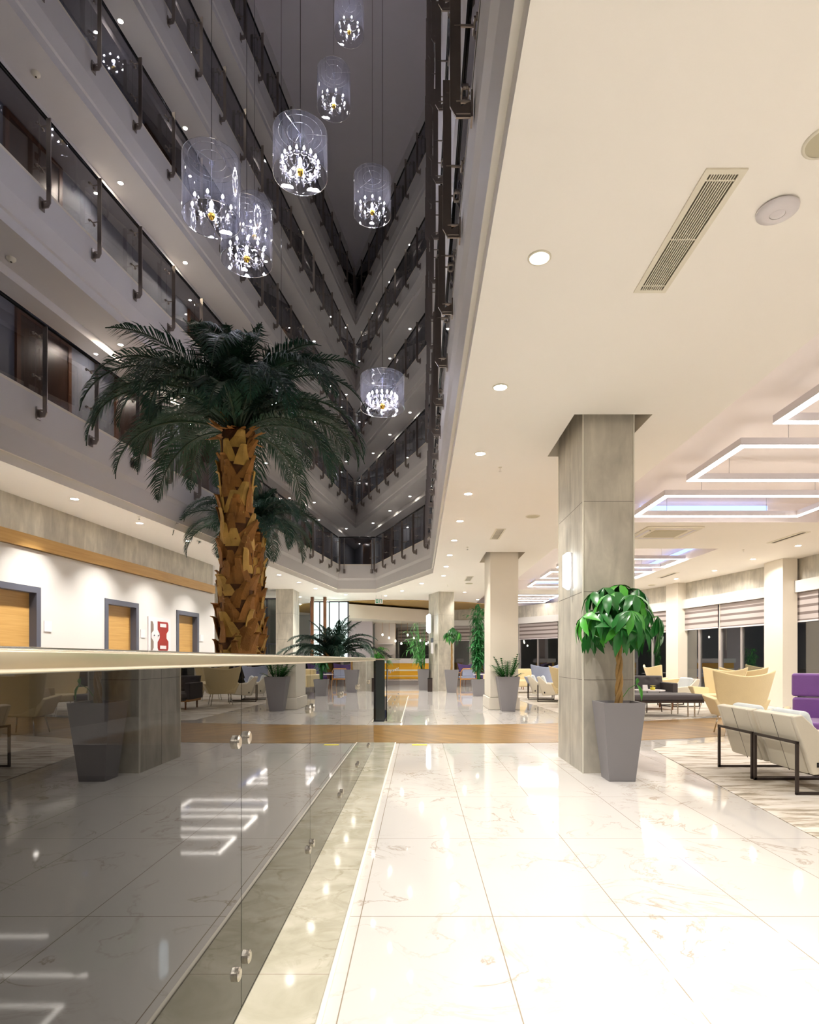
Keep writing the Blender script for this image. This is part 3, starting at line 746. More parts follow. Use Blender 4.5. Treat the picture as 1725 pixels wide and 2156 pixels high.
for i, x in enumerate((-3.95, -3.48)):
    o = MB().bb(x-0.055, x+0.055, 22.6, 22.75, 0, ZC-0.001).build('timber_post', M_walnut); tag(o, 'brown timber post before the lit glazing, %s one' % ['left','right'][i], 'post', 'timber posts')
# rear shell
q = MB(); q.bb(-14, 14, 32, 32.2, 0, ZC+0.3); q.bb(-14.2, -14, Y0, 32, -3.6, ZC)
struct('wall_back', q, M_wallwhite, 'pale wall at the far back')
q = MB(); q.bb(-3.0,-2.0,26.5,26.8,0,ZC)
struct('wall_back', q, mat('mauve_wall', (0.50,0.42,0.44), 0.5), 'mauve wall behind the bar')
q = MB(); q.bb(-2.0,-1.05,28.0,28.3,0,ZC)
struct('wall_back', q, mat('pale_pier', (0.66,0.60,0.57), 0.5), 'pale pier with shelves behind the bar')
for i, z in enumerate((1.30, 1.78)):
    tag(MB().bb(-1.85,-1.15,27.7,28.0,z,z+0.04).build('wall_shelf', M_plastic), '%s white shelf on the pale pier behind the bar' % ['lower','upper'][i], 'shelf', 'bar shelves')
# canopy over bar
q = MB(); q.prism([(-2.95,24.0),(0.6,27.3),(0.4,29.0),(-4.0,29.0),(-4.3,26.6)], 2.75, 3.30)
struct('trim_17', q, M_cream, 'cream angular canopy above the bar')
q = MB(); q.prism([(-1.0+5.0*math.cos(t*pi/20)*1.0, 28.2+4.4*math.sin(t*pi/20)) for t in range(40)], ZC-0.03, ZC-0.004)
struct('ceiling', q, mat('gold_ceiling', (0.42,0.27,0.08), 0.5), 'gold painted round ceiling panel over the bar')
# bar counter
e = empty('bar_counter', (-0.5, 26.0, 0)); tag(e, 'long amber timber bar counter with a white top', 'bar counter')
MB().bb(-1.4,1.2,0.0,0.5,0.26,0.93).build('front_panel', M_orange, e)
MB().bb(-1.42,1.22,-0.02,0.0,0.60,0.66).bb(-1.42,1.22,-0.02,0.0,0.37,0.40).build('rail', M_ventw, e)
MB().bb(-1.45,1.25,-0.08,0.62,0.93,1.13).build('countertop', M_plastic, e, bevel=0.01)
MB().bb(-1.3,1.1,0.1,0.45,0.0,0.26).build('plinth', M_alu, e)
MB().tube([(-1.3,-0.25,0.22),(1.1,-0.25,0.22)], 0.02, 8).build('foot_rail', M_chrome, e)
for i in range(9):
    x = -1.6+0.28*i; yv = 27.2+0.3*(i % 3)
    e = empty('pendant_lamp', (x, yv, 2.75)); tag(e, '%s copper pendant lamp from the left under the bar canopy' % (['leftmost']+ORD[1:])[i], 'pendant lamp', 'bar pendant lamps')
    L = 0.5+0.13*((i*5) % 4)
    MB().tube([(0,0,0),(0,0,-L)], 0.006, 5).build('cord', M_teak, e); MB().lathe((0,0,-L), [(0,0),(0.03,-0.02),(0.04,-0.08),(0,-0.11)], 10).build('bulb', emat('pend_%d' % i, (1,0.9,0.7), 6), e, smooth=True)
# exit sign
e = empty('exit_sign', (-1.42, 21.9, 2.98+0.22)); tag(e, 'small green and white emergency exit sign hanging from the ceiling', 'exit sign')
MB().bb(-0.14,0.14,-0.01,0.01,-0.10,0.10).build('panel', M_plastic, e)
MB().bb(-0.11,-0.02,-0.012,-0.01,-0.07,0.06).bb(0.02,0.04,-0.012,-0.01,-0.07,0.06).bb(0.04,0.11,-0.012,-0.01,0.04,0.06).bb(0.09,0.11,-0.012,-0.01,-0.07,0.04).build('pictogram', M_green, e)
MB().lathe((-0.065,-0.013,0.035), [(0,0.014),(0.014,0),(0,-0.014)], 8).bb(-0.085,-0.045,-0.0135,-0.012,-0.04,0.02).build('running_figure', M_plastic, e)
MB().tube([(-0.1,0,0.1),(-0.1,0,0.22)], 0.004, 5).tube([(0.1,0,0.1),(0.1,0,0.22)], 0.004, 5).build('hanger', M_alu, e)

# ---- right window wall (curved)
WL = [(9.2,Y0),(9.1,4.0),(8.95,9.0),(8.82,13.3),(8.72,15.2),(8.1,18.7),(7.25,21.0),(5.7,24.6),(4.4,26.5),(2.4,27.9),(0.9,28.4),(-1.0,29.5)]
def wseg(i, mb, z0, z1, d0, d1, s0=0.0, s1=1.0):
    a = Vector(WL[i]); b = Vector(WL[i+1]); t = (b-a).normalized(); n = Vector((t.y, -t.x))   # outward (right of travel)
    p = a+(b-a)*s0; q_ = a+(b-a)*s1
    mb.prism([tuple(p+n*d0), tuple(q_+n*d0), tuple(q_+n*d1), tuple(p+n*d1)], z0, z1)
cb = MB(); bm_ = MB(); sill = MB(); bd = []
for i in range(len(WL)-1):
    wseg(i, cb, 2.90, ZC, 0.0, 0.2); wseg(i, bm_, 2.63, 2.90, -0.14, 0.25)
    wseg(i, sill, 0.0, 0.08, -0.02, 0.2)
struct('wall_right', cb, M_conc, 'concrete band above the windows'); struct('trim_18', bm_, M_wallwhite, 'white beam above the window blinds')
struct('baseboard_right', sill, M_alu, 'low sill under the lounge windows')
wn = 3; bn = -1
for i in range(len(WL)-1):
    a = Vector(WL[i]); b = Vector(WL[i+1]); L = (b-a).length; ang = math.atan2((b-a).y, (b-a).x)
    n = max(1, round(L/1.75)); 
    for j in range(n):
        p = a+(b-a)*(j/n); w = L/n
        e = empty('window_%d' % wn, (p.x, p.y, 0.08), ang); e['kind'] = 'structure'; wn += 1
        q = MB(); q.bb(0,0.06,-0.08,0.0,0,2.5).bb(w-0.06,w,-0.08,0.0,0,2.5).bb(0.06,w-0.06,-0.08,0.0,0,0.07).bb(0.06,w-0.06,-0.08,0.0,1.9,1.98).bb(w*0.52-0.03,w*0.52+0.03,-0.08,0.0,0.07,1.9)
        q.build('window_frame', M_alu, e)
        MB().bb(0.05,w-0.05,-0.045,-0.037,0.05,2.5).build('pane', G_win, e)
        if i >= 2:
            bn += 1
            be = empty('roller_blind', (p.x, p.y, 0), ang); tag(be, 'striped taupe roller blind over the %s lounge window along the curve' % ORD[bn], 'blind', 'window blinds')
            MB().bb(0.03,w-0.03,0.035,0.045,1.98+0.02*(j % 2),2.63).build('fabric', M_blind, be)
            MB().bb(0.03,w-0.03,0.028,0.052,1.95+0.02*(j % 2),1.985+0.02*(j % 2)).build('bottom_bar', M_plastic, be)
            MB().tube([(w-0.08,0.06,2.63),(w-0.08,0.06,1.35)], 0.007, 5).build('pull_cord', M_ventw, be)
# pillars between windows
for i, (px, py, w, lab) in enumerate([(8.60,14.35,0.75,'cream window pillar behind the wing chairs'),(8.02,18.75,0.6,'cream window pillar behind the charcoal sofa'),(6.75,22.0,0.5,'cream window pillar beyond the tall columns'),(8.9,9.2,0.7,'cream window pillar right of the purple chair')]):
    e = empty('window_pillar', (px, py, 0), [0,0.2,0.55,0][i]+pi/2); tag(e, lab, 'pillar', 'window pillars')
    MB().bb(-w/2,w/2,-0.12,0.22,0,ZC-0.001).build('shaft', M_cream, e)
# socket on pillar
# outside: far light tower and terrace
q = MB(); q.bb(-30, 60, 29, 90, -0.5, -0.3); q.bb(9.6, 60, -20, 29, -0.5, -0.3)
struct('floor', q, mat('terrace_dark', (0.03,0.03,0.03), 0.6), 'dark terrace outside the windows')
e = empty('light_tower', (9.1, 44.0, -0.3)); tag(e, 'distant lit lamp mast in the night outside', 'lamp mast')
MB().cyl((0,0,0), 0.12, 2.2, 10).build('mast', E_towb, e)
MB().bb(-0.55,0.55,-0.1,0.1,2.35,2.55).build('lamp_head', E_tower, e, bevel=0.08)

# ---- chandeliers
def crystal(mb, p, r, l):
    x, y, z = p
    mb.add([(x,y,z),(x+r,y,z-l*0.45),(x,y+r,z-l*0.45),(x-r,y,z-l*0.45),(x,y-r,z-l*0.45),(x,y,z-l)], [(0,1,2),(0,2,3),(0,3,4),(0,4,1),(5,2,1),(5,3,2),(5,4,3),(5,1,4)])
CM = {}
def chandelier(x, y, zb, h, label, n=8, rs=1.0, rot=0.0):
    e = empty('chandelier', (x, y, zb), rot); tag(e, label, 'chandelier', 'crystal chandeliers in clear cylinder shades')
    r = 0.30*rs
    q = MB(); seg = 48
    vs = [(r*math.cos(2*pi*k/seg), r*math.sin(2*pi*k/seg), z) for z in (0, h) for k in range(seg)]
    q.add(vs, [(k,(k+1)%seg,(k+1)%seg+seg,k+seg) for k in range(seg)])
    q.build('shade', G_shade, e, smooth=True)
    q = MB()
    MB().tube([(r*math.cos(2*pi*k/40), r*math.sin(2*pi*k/40), 0) for k in range(40)], 0.0022, 5, True).build('bottom_ring', M_chrome, e)
    for rr, z in ((r, h), (r*0.80, h), (r*0.48, h)):
        q.tube([(rr*math.cos(2*pi*k/40), rr*math.sin(2*pi*k/40), z) for k in range(40)], 0.0022, 5, True)
    for k in range(3): q.tube([(0,0,h), (r*math.cos(2*pi*k/3+0.5), r*math.sin(2*pi*k/3+0.5), h)], 0.0022, 5)
    q.build('wire_ring', M_chrome, e)
    MB().tube([(0,0,h),(0,0,16.27-zb)], 0.003, 5).build('cable', M_black, e)
    MB().tube([(0,0,0.04),(0,0,h)], 0.006, 6).lathe((0,0,h-0.04), [(0,0.05),(0.03,0.02),(0.018,-0.02),(0,-0.05)], 10).lathe((0,0,0.12), [(0,0.1),(0.035,0.03),(0.02,0),(0.04,-0.03),(0,-0.06)], 12).build('stem', G_cryst, e, smooth=True)
    MB().lathe((0,0,0.035), [(0,0.045),(0.03,0.03),(0.038,0.0),(0.025,-0.03),(0,-0.045)], 16).build('hub', M_gold, e, smooth=True)
    key = n
    for k in range(n):
        a = 2*pi*k/n
        if key not in CM:
            A = MB(); A.tube([(0.03,0,0.05),(0.09,0,0.015),(0.15,0,0.02),(0.19,0,0.06),(0.20,0,0.085)], 0.005, 6)
            A.lathe((0.20,0,0.085), [(0,-0.01),(0.028,0.0),(0.032,0.012),(0,0.01)], 10)
            A = A.build('arm', G_cryst, e, smooth=True)
            Cn = MB().cyl((0.20,0,0.095), 0.008, 0.035, 8).build('candle', M_plastic, A)
            Bb = MB().lathe((0.20,0,0.13), [(0,0),(0.012,0.01),(0.013,0.022),(0.006,0.04),(0,0.05)], 8).build('bulb', E_bulb, A, smooth=True)
            CM[key] = (A.data, Cn.data, Bb.data)
            arm = A
        else:
            ms = CM[key]
            arm = bpy.data.objects.new('arm', ms[0]); COL.objects.link(arm); arm.parent = e
            for nm, d in (('candle', ms[1]), ('bulb', ms[2])):
                c = bpy.data.objects.new(nm, d); COL.objects.link(c); c.parent = arm
        arm.rotation_euler = (0,0,a); arm.scale = (rs, rs, 1)
    q = MB(); rnd = random.Random(int(x*100))
    for k in range(26*(2 if n > 8 else 1)+40):
        a = rnd.random()*2*pi; rr = rs*(0.05+0.19*rnd.random()); zz = 0.10-0.35*rr*rnd.random()
        crystal(q, (rr*math.cos(a), rr*math.sin(a), zz), 0.0065, 0.038)
    for k in range(n):
        a = 2*pi*k/n; crystal(q, (rs*0.2*math.cos(a), rs*0.2*math.sin(a), 0.075), 0.011, 0.06)
    o = q.build('crystal_drops', G_cryst, e); o['kind'] = 'stuff'
    lamp(e, 'POINT', (0,0,0.19), P_CHAN, (0.86,0.86,1.0), 0.025)
CH = [(-1.41, 12.4, 13.85, 0.60, 8, 1, 'crystal chandelier in a clear cylinder, highest one cut by the picture top'),
 (-1.53, 11.0, 11.07, 0.65, 8, 1, 'crystal chandelier in a clear cylinder, second highest, before the roof'),
 (-1.32, 6.8, 6.51, 0.47, 16, 1, 'dense crystal chandelier in a clear cylinder, centre of the cluster'),
 (-2.21, 6.5, 5.80, 0.63, 8, 1, 'large crystal chandelier in a mirror-like cylinder, leftmost of the cluster'),
 (-2.06, 7.3, 5.87, 0.60, 10, 1, 'crystal chandelier in a clear cylinder overlapping the leftmost one'),
 (-2.75, 10.2, 8.15, 0.60, 8, 1, 'crystal chandelier mostly hidden behind the two left cylinders'),
 (-0.745, 9.85, 8.30, 0.60, 10, 1, 'crystal chandelier in a clear cylinder, right one before the V of balconies'),
 (-0.49, 8.3, 4.52, 0.42, 18, 1, 'lowest wide crystal chandelier right of the palm crown'),
 (-2.30, 10.2, 5.15, 0.42, 18, 1, 'crystal chandelier half hidden behind the palm crown')]
for x, y, zb, h, n, rs, lab in CH: chandelier(x, y, zb, h, lab, n, rs, 0.3*x)

# ---- palms
def frond_mesh(L, e0, curl, nl, leaf, seed):
    rnd = random.Random(seed); q = MB(); pts = []; p = Vector((0.05,0,0)); N = 22; el = e0
    for i in range(N+1):
        pts.append(p.copy()); s = i/N
        el = e0-curl*(s**1.25); p = p+Vector((math.cos(el), 0, math.sin(el)))*(L/N)
    q.cur = 1; q.tube(pts, [0.014*(1-0.8*i/N)+0.002 for i in range(N+1)], 5)
    q.cur = 0
    for k in range(nl):
        s = 0.10+0.90*k/nl; f = s*N; i = min(N-1, int(f)); c = pts[i].lerp(pts[i+1], f-i)
        t = (pts[i+1]-pts[i]).normalized()
        ll = leaf*(math.sin(pi*min(1,(s*0.86+0.16)))**0.7)*(0.85+0.3*rnd.random())
        up = Vector((-t.z,0,t.x))
        for sd in (-1,1):
            fw = 0.75+0.45*rnd.random(); dz = 0.55+0.55*rnd.random()
            d = (Vector((0,sd,0))*0.8 + t*fw + up*(0.28-0.1*rnd.random())).normalized()
            d2 = (d + Vector((0,0,-dz))).normalized()
            w = 0.0085; wv = t.cross(d).normalized().cross(d).normalized()*w
            a = c; b = c+d*ll*0.45; e_ = b+d2*ll*0.6
            fold = Vector((0,0,0.0))
            q.add([a-wv*0.5, a+wv*0.5, b+wv, b-wv, e_], [(0,1,2,3),(3,2,4)])
    me = q.build('frond', [M_palm, M_palmr], fixn=False)
    return me
def palm(x, y, zg, zc, rt, rtop, L, fr_list, leaf, label, husks, spread=1.0, seed=1):
    e = empty('palm_tree', (x, y, zg)); tag(e, label, 'palm tree', 'palm trees rising through the void')
    h = zc-zg; rnd = random.Random(seed)
    n = 14
    MB().lathe((0,0,0), [(rt+(rtop-rt)*(i/n)*1.0, h*i/n) for i in range(n+1)]+[(0,h+0.02)], 18).build('trunk', M_bark2, e, smooth=True)
    q = MB()
    zlow = max(0.0, h*0.35)
    for k in range(husks):
        z = h-0.02-(h-zlow)*k/husks; a = k*2.39996+rnd.uniform(-0.25,0.25)
        f = z/h; rr = (rt+(rtop-rt)*f); w = rr*0.62*rnd.uniform(0.8,1.15); ln = rr*1.25*rnd.uniform(0.8,1.2)
        ca, sa = math.cos(a), math.sin(a); out = Vector((ca,sa,0)); tg = Vector((-sa,ca,0))
        b0 = out*(rr*0.95)+Vector((0,0,z-ln)); lean = tg*rnd.uniform(-0.75,0.75)*rr
        sh = [(1.0,0.0,0.0),(0.85,0.35,0.05),(0.6,0.7,0.10),(0.42,1.0,0.20),(0.35,1.08,0.28)]
        vs = []
        for ww, tz, oo in sh:
            cpt = b0+Vector((0,0,ln*tz))+out*(oo*rr*rnd.uniform(0.6,1.3))+lean*tz
            bul = out*(0.10*rr)
            vs += [cpt-tg*w*ww, cpt+bul, cpt+tg*w*ww]
        q.cur = rnd.choice([0,0,1])
        q.add(vs, [(i*3+j, i*3+j+1, i*3+j+4, i*3+j+3) for i in range(len(sh)-1) for j in range(2)])
    o = q.build('bark_husk', [M_bark, M_husk], e, fixn=False)
    so = o.modifiers.new('s', 'SOLIDIFY'); so.thickness = 0.008
    if husks > 20:
        q = MB()
        for k in range(26):
            a = rnd.random()*2*pi; z = h+rnd.uniform(-0.12,0.06); l = rnd.uniform(0.08,0.2)
            p0 = Vector((rtop*math.cos(a), rtop*math.sin(a), z)); d = Vector((math.cos(a), math.sin(a), rnd.uniform(-0.3,0.8)))
            tg = Vector((-math.sin(a), math.cos(a), 0))*0.03
            q.add([p0-tg, p0+tg, p0+d*l*0.6+tg*0.8, p0+d*l*0.6-tg*0.8, p0+d*l], [(0,1,2,3),(3,2,4)])
        q.build('crown_fibre', M_bark, e, fixn=False)
    k = 0
    for (cnt, e0, curl, Lf) in fr_list:
        proto = None
        for j in range(cnt):
            a = k*2.39996+rnd.uniform(-0.2,0.2); k += 1
            if proto is None or j % 3 == 0:
                o = frond_mesh(L*Lf*rnd.uniform(0.9,1.08), R(e0)+rnd.uniform(-0.12,0.12), R(curl)*rnd.uniform(0.9,1.1), 58, leaf, seed*100+k); proto = o.data
                o.parent = e
            else:
                o = bpy.data.objects.new('frond', proto); COL.objects.link(o); o.parent = e
            o.location = (0,0,h-0.02); o.rotation_euler = (rnd.uniform(-0.15,0.15), 0, a); o.scale = (rnd.uniform(0.92,1.06),)*3
    return e
palm(-2.09, 7.0, -3.4, 3.72, 0.225, 0.165, 1.95, [(10,86,45,0.62),(14,74,110,0.82),(16,60,140,0.98),(15,44,135,1.0),(10,24,115,0.85)], 0.42, 'tall palm tree with a shaggy husk trunk in the left centre', 230, seed=3)
palm(-3.15, 11.5, -3.4, 3.50, 0.24, 0.20, 1.58, [(7,84,60,0.62),(11,68,120,0.82),(13,52,140,1.0),(10,34,130,1.0)], 0.38, 'second palm tree behind the tall one, lower crown', 200, seed=5)
palm(-1.98, 14.0, -3.4, 1.12, 0.17, 0.16, 1.55, [(7,82,60,0.7),(10,62,100,0.85),(10,45,115,1.0),(7,28,85,1.15)], 0.30, 'smaller palm whose crown just clears the handrail', 120, seed=9)

# ---- planters and plants
def planter(e, wb, wt, h):
    a, b = wb/2, wt/2
    q = MB(); q.hull2([(-a,-a,0),(a,-a,0),(a,a,0),(-a,a,0)], [(-b,-b,h),(b,-b,h),(b,b,h),(-b,b,h)])
    q.f.pop(1); q.mi.pop(1)
    i = b-0.018; 
    q.add([(-b,-b,h),(b,-b,h),(b,b,h),(-b,b,h),(-i,-i,h),(i,-i,h),(i,i,h),(-i,i,h),(-i+0.02,-i+0.02,h-0.09),(i-0.02,-i+0.02,h-0.09),(i-0.02,i-0.02,h-0.09),(-i+0.02,i-0.02,h-0.09)],
          [(0,1,5,4),(1,2,6,5),(2,3,7,6),(3,0,4,7),(4,5,9,8),(5,6,10,9),(6,7,11,10),(7,4,8,11)])
    q.build('pot', M_planter, e, fixn=False)
    MB().bb(-i+0.015,i-0.015,-i+0.015,i-0.015,h-0.10,h-0.08).build('soil', M_soil, e)
def leafblade(q, base, d, up, L, w):
    d = d.normalized(); s = d.cross(up).normalized(); n = s.cross(d).normalized()
    pts = []
    for f, ww, dr in ((0,0.08,0),(0.25,0.7,0.03),(0.5,1.0,0.0),(0.75,0.72,-0.10),(1.0,0.03,-0.24)):
        c = base+d*L*f+n*L*dr+Vector((0,0,-L*0.12*f*f))
        pts += [c-s*w*ww+n*w*0.25*ww, c, c+s*w*ww+n*w*0.25*ww]
    q.add(pts, [(i*3+j, i*3+j+1, i*3+j+4, i*3+j+3) for i in range(4) for j in range(2)])
def palmate(q, c, ax, L, w, rnd, n=6):
    ax = ax.normalized(); s = ax.cross(Vector((0,0,1)))
    if s.length < 0.1: s = Vector((1,0,0))
    s.normalize(); t = s.cross(ax)
    for k in range(n):
        a = 2*pi*k/n+rnd.uniform(-0.2,0.2)
        d = (ax*0.35+(s*math.cos(a)+t*math.sin(a))*0.9+Vector((0,0,-rnd.uniform(0.7,1.7)))).normalized()
        q.cur = 1 if rnd.random() < 0.25 else 0
        leafblade(q, c, d, ax+Vector((0,0,0.5)), L*rnd.uniform(0.8,1.15), w*rnd.uniform(0.85,1.1))
def money_tree(x, y, label, cat='potted tree', tz=1.33, cr=0.34, nl=46, wb=0.235, wt=0.375, h=0.71, L=0.20, w=0.034, seed=2, ymax=9.0):
    e = empty('potted_tree', (x, y, 0)); tag(e, label, cat); planter(e, wb, wt, h)
    q = MB(); N = 40
    for st in range(3):
        pts = []
        for i in range(N+1):
            f = i/N; a = f*9.5+st*2*pi/3; r = 0.017*(1.3-0.5*f)
            pts.append((r*math.cos(a)+0.01*math.sin(3*f), r*math.sin(a), h-0.10+(tz-h+0.10)*f))
        q.tube(pts, [0.0165*(1.2-0.4*i/N) for i in range(N+1)], 7)
    q.build('trunk', M_trunk, e, smooth=True)
    rnd = random.Random(seed); q = MB(); st = MB()
    for k in range(nl):
        a = k*2.39996; f = (k+0.5)/nl
        el = R(88-112*f); rr = cr*rnd.uniform(0.45,1.12)
        p = Vector((math.cos(a)*math.cos(el)*rr, math.sin(a)*math.cos(el)*rr, tz+0.13+math.sin(el)*rr*0.95))
        base = Vector((0,0,tz-0.02)); mid = base.lerp(p, 0.5)+Vector((0,0,0.05))
        st.tube([base, mid, p], 0.004, 4)
        palmate(q, p, (p-base), L, w, rnd)
    q.v = [(a, min(b, ymax+0.05*(b-ymax)) if b > ymax else b, c) for a, b, c in q.v]; st.v = [(a, min(b, ymax), c) for a, b, c in st.v]
    q.build('foliage', [M_leaf, M_leaf2], e, fixn=False, smooth=True); st.build('twig', M_leaf2, e)
    return e
mt = money_tree(1.835, 5.58, 'braided money tree in a tall tapered grey planter before the concrete column', seed=4, ymax=0.25, nl=52, L=0.21, w=0.042, cr=0.32)
# low shoot of the near tree
q = MB(); q.cur = 1; q.tube([(0.02,0,0.72),(0.10,0,0.83),(0.17,0,0.87)], 0.003, 4)
leafblade(q, Vector((0.17,0,0.87)), Vector((0.5,0,-0.9)), Vector((0.5,-1,0.5)), 0.15, 0.026); leafblade(q, Vector((0.17,0,0.87)), Vector((0.1,0,0.6)), Vector((0,-1,0)), 0.07, 0.018)
q.build('low_shoot', [M_leaf, M_leaf2], mt, fixn=False)
def zz_plant(x, y, label, seed=1, wb=0.275, wt=0.46, h=0.73):
    e = empty('potted_plant', (x, y, 0)); tag(e, label, 'potted plant'); planter(e, wb, wt, h)
    rnd = random.Random(seed); q = MB(); s = MB()
    for k in range(22):
        a = rnd.random()*2*pi; el = R(rnd.uniform(28,84)); L = rnd.uniform(0.30,0.66)
        d = Vector((math.cos(a)*math.cos(el), math.sin(a)*math.cos(el), math.sin(el)))
        p0 = Vector((0.07*math.cos(a), 0.07*math.sin(a), h-0.08)); pts = [p0+d*L*f+Vector((0,0,-0.10*L*f*f)) for f in (0,0.33,0.66,1)]
        s.tube(pts, [0.008,0.007,0.005,0.003], 5)
        sd = d.cross(Vector((0,0,1))).normalized()
        for j in range(9):
            f = 0.25+0.75*j/9; c = p0+d*L*f+Vector((0,0,-0.10*L*f*f))
            for sg in (-1,1): leafblade(q, c, d*0.7+sd*sg, Vector((0,0,1)), 0.095, 0.024)
    for t_ in (q, s): t_.v = [(a, min(b, 0.24), c) for a, b, c in t_.v]
    s.build('stem', M_zz, e, smooth=True); q.build('foliage', M_zz, e, fixn=False)
    return e
zz_plant(1.90, 12.94, 'leafy zamioculcas in a tapered grey planter before the cream column', 3)
money_tree(1.10, 20.15, 'thin young tree in a grey planter in front of the far concrete column', tz=1.75, cr=0.30, nl=9, wb=0.30, wt=0.46, h=0.75, L=0.26, w=0.045, seed=6)
e = empty('waste_bin', (0.40, 20.7, 0)); tag(e, 'dark brown rectangular bin against the far concrete column', 'bin')
MB().bb(-0.08,0.08,-0.12,0.12,0,0.44).build('body', M_frameb, e); MB().bb(-0.085,0.085,-0.125,0.125,0.44,0.46).build('lid', M_black, e)
# big leafy plant by cream column and areca at bar
def bushy(x, y, H_, r, nb, label, mt_, name='potted_plant', hb=0.5, seed=3, leaf=0.3, narrow=0.012, droop=0.7, xmax=9):
    e = empty(name, (x, y, 0)); tag(e, label, 'potted plant'); planter(e, 0.3, 0.42, hb)
    rnd = random.Random(seed); q = MB(); s = MB()
    for k in range(nb):
        a = rnd.random()*2*pi; top = hb+(H_-hb)*rnd.uniform(0.35,1); rr = r*rnd.uniform(0.3,1)
        p1 = Vector((rr*0.6*math.cos(a), rr*0.6*math.sin(a), top)); p2 = Vector((rr*math.cos(a), rr*math.sin(a), top-0.05))
        s.tube([(0.03*math.cos(a),0.03*math.sin(a),hb-0.09), p1*0.5+Vector((0,0,0.25)), p1, p2], 0.007, 4)
        for j in range(22):
            f = j/22; c = Vector((0.03*math.cos(a),0.03*math.sin(a),hb)).lerp(p1, 0.3+0.7*f) if f < 0.75 else p1.lerp(p2, (f-0.75)*4)
            b = rnd.random()*2*pi
            leafblade(q, c, Vector((math.cos(b), math.sin(b), rnd.uniform(-droop,0.4))), Vector((0,0,1)), leaf*rnd.uniform(0.6,1.1), narrow)
    for t_ in (q, s): t_.v = [(min(a, xmax), b, c) for a, b, c in t_.v]
    s.build('stem', mt_, e); q.build('foliage', mt_, e, fixn=False)
bushy(1.80, 18.2, 2.75, 0.42, 30, 'tall bushy fig behind the cream column', mat('fig_leaf', (0.03,0.20,0.05), 0.4, var=0.4), seed=8, leaf=0.26, narrow=0.03)
bushy(0.18, 21.7, 2.45, 0.95, 26, 'feathery areca palm in a grey planter half hidden left of the far concrete column', mat('areca_leaf', (0.06,0.26,0.05), 0.4, var=0.4), seed=9, leaf=0.36, narrow=0.013, droop=0.9, hb=0.75, xmax=0.06)
bushy(-1.62, 24.8, 1.75, 0.4, 16, 'light green bushy plant beside the small palm', M_leaf2, seed=10, leaf=0.2, narrow=0.03)

# ---- furniture
def ivory_chair(loc, rz, label, group='ivory armchairs on dark frames', first=None):
    e = empty('armchair', loc, rz); tag(e, label, 'armchair', group)
    # faces local +X ; back at x=0 ; width along Y 0.61
    w = 0.305
    side = [(0.0,0.63),(0.075,0.645),(0.26,0.47),(0.74,0.44),(0.76,0.30),(0.66,0.20),(0.16,0.155)]
    for sg in (-1,1):
        q = MB(); ya, yb_ = sg*w, sg*(w-0.055)
        q.hull2([(x,ya,z) for x,z in side], [(x,yb_,z) for x,z in side]); q.build('arm', M_shell, e, bevel=0.014)
    q = MB(); bk = [(0.0,0.63),(0.075,0.645),(0.25,0.20),(0.15,0.155)]
    q.hull2([(x,-w+0.056,z) for x,z in bk], [(x,w-0.056,z) for x,z in bk]); q.build('backrest', M_shell, e, bevel=0.012)
    q = MB(); q.box((0.078,0,0.385), (0.004,0.005,0.50), ry=-0.31); q.build('back_seam', M_frameb, e)
    MB().bb(0.22,0.74,-w+0.057,w-0.057,0.22,0.37).build('seat', M_shell, e, bevel=0.03, seg=3)
    q = MB(); q.box((0.19,0.0,0.52), (0.10,0.46,0.30), ry=-0.35); q.build('pillow', M_pale, e, bevel=0.045, seg=4)
    q = MB(); t = 0.022
    for p0, p1 in [((0.03,-w,0),(0.03,-w,0.42)),((0.03,w,0),(0.03,w,0.42)),((0.03,-w,0.42),(0.03,w,0.42)),((0.03,-w,0.011),(0.70,-w,0.011)),((0.03,w,0.011),(0.70,w,0.011)),((0.70,-w,0),(0.70,-w,0.28)),((0.70,w,0),(0.70,w,0.28)),((0.70,-w,0.011),(0.70,w,0.011))]:
        c = [(a+b)/2 for a, b in zip(p0, p1)]; d = [abs(a-b)+t for a, b in zip(p0, p1)]; q.box(c, d)
    q.build('leg_frame', M_frameb, e)
    MB().bb(0.19,0.215,-w-0.003,-w,0.22,0.26).build('fabric_tag', M_black, e)
    return e
ic = ivory_chair((3.03, 5.215, 0.005), 0, 'ivory armchair seen from behind, nearer of the pair at the right edge')
dup(ic, (3.03, 5.875, 0.005), 0, 'ivory armchair seen from behind, farther of the pair at the right edge')
dup(ic, (3.10, 15.9, 0.005), R(-12), 'ivory armchair in side view left of the concrete column, nearer of two')
dup(ic, (3.00, 16.75, 0.005), R(-8), 'ivory armchair left of the concrete column, farther of two')
dup(ic, (6.45, 14.3, 0.005), R(190), 'ivory armchair facing left beside the charcoal sofa')

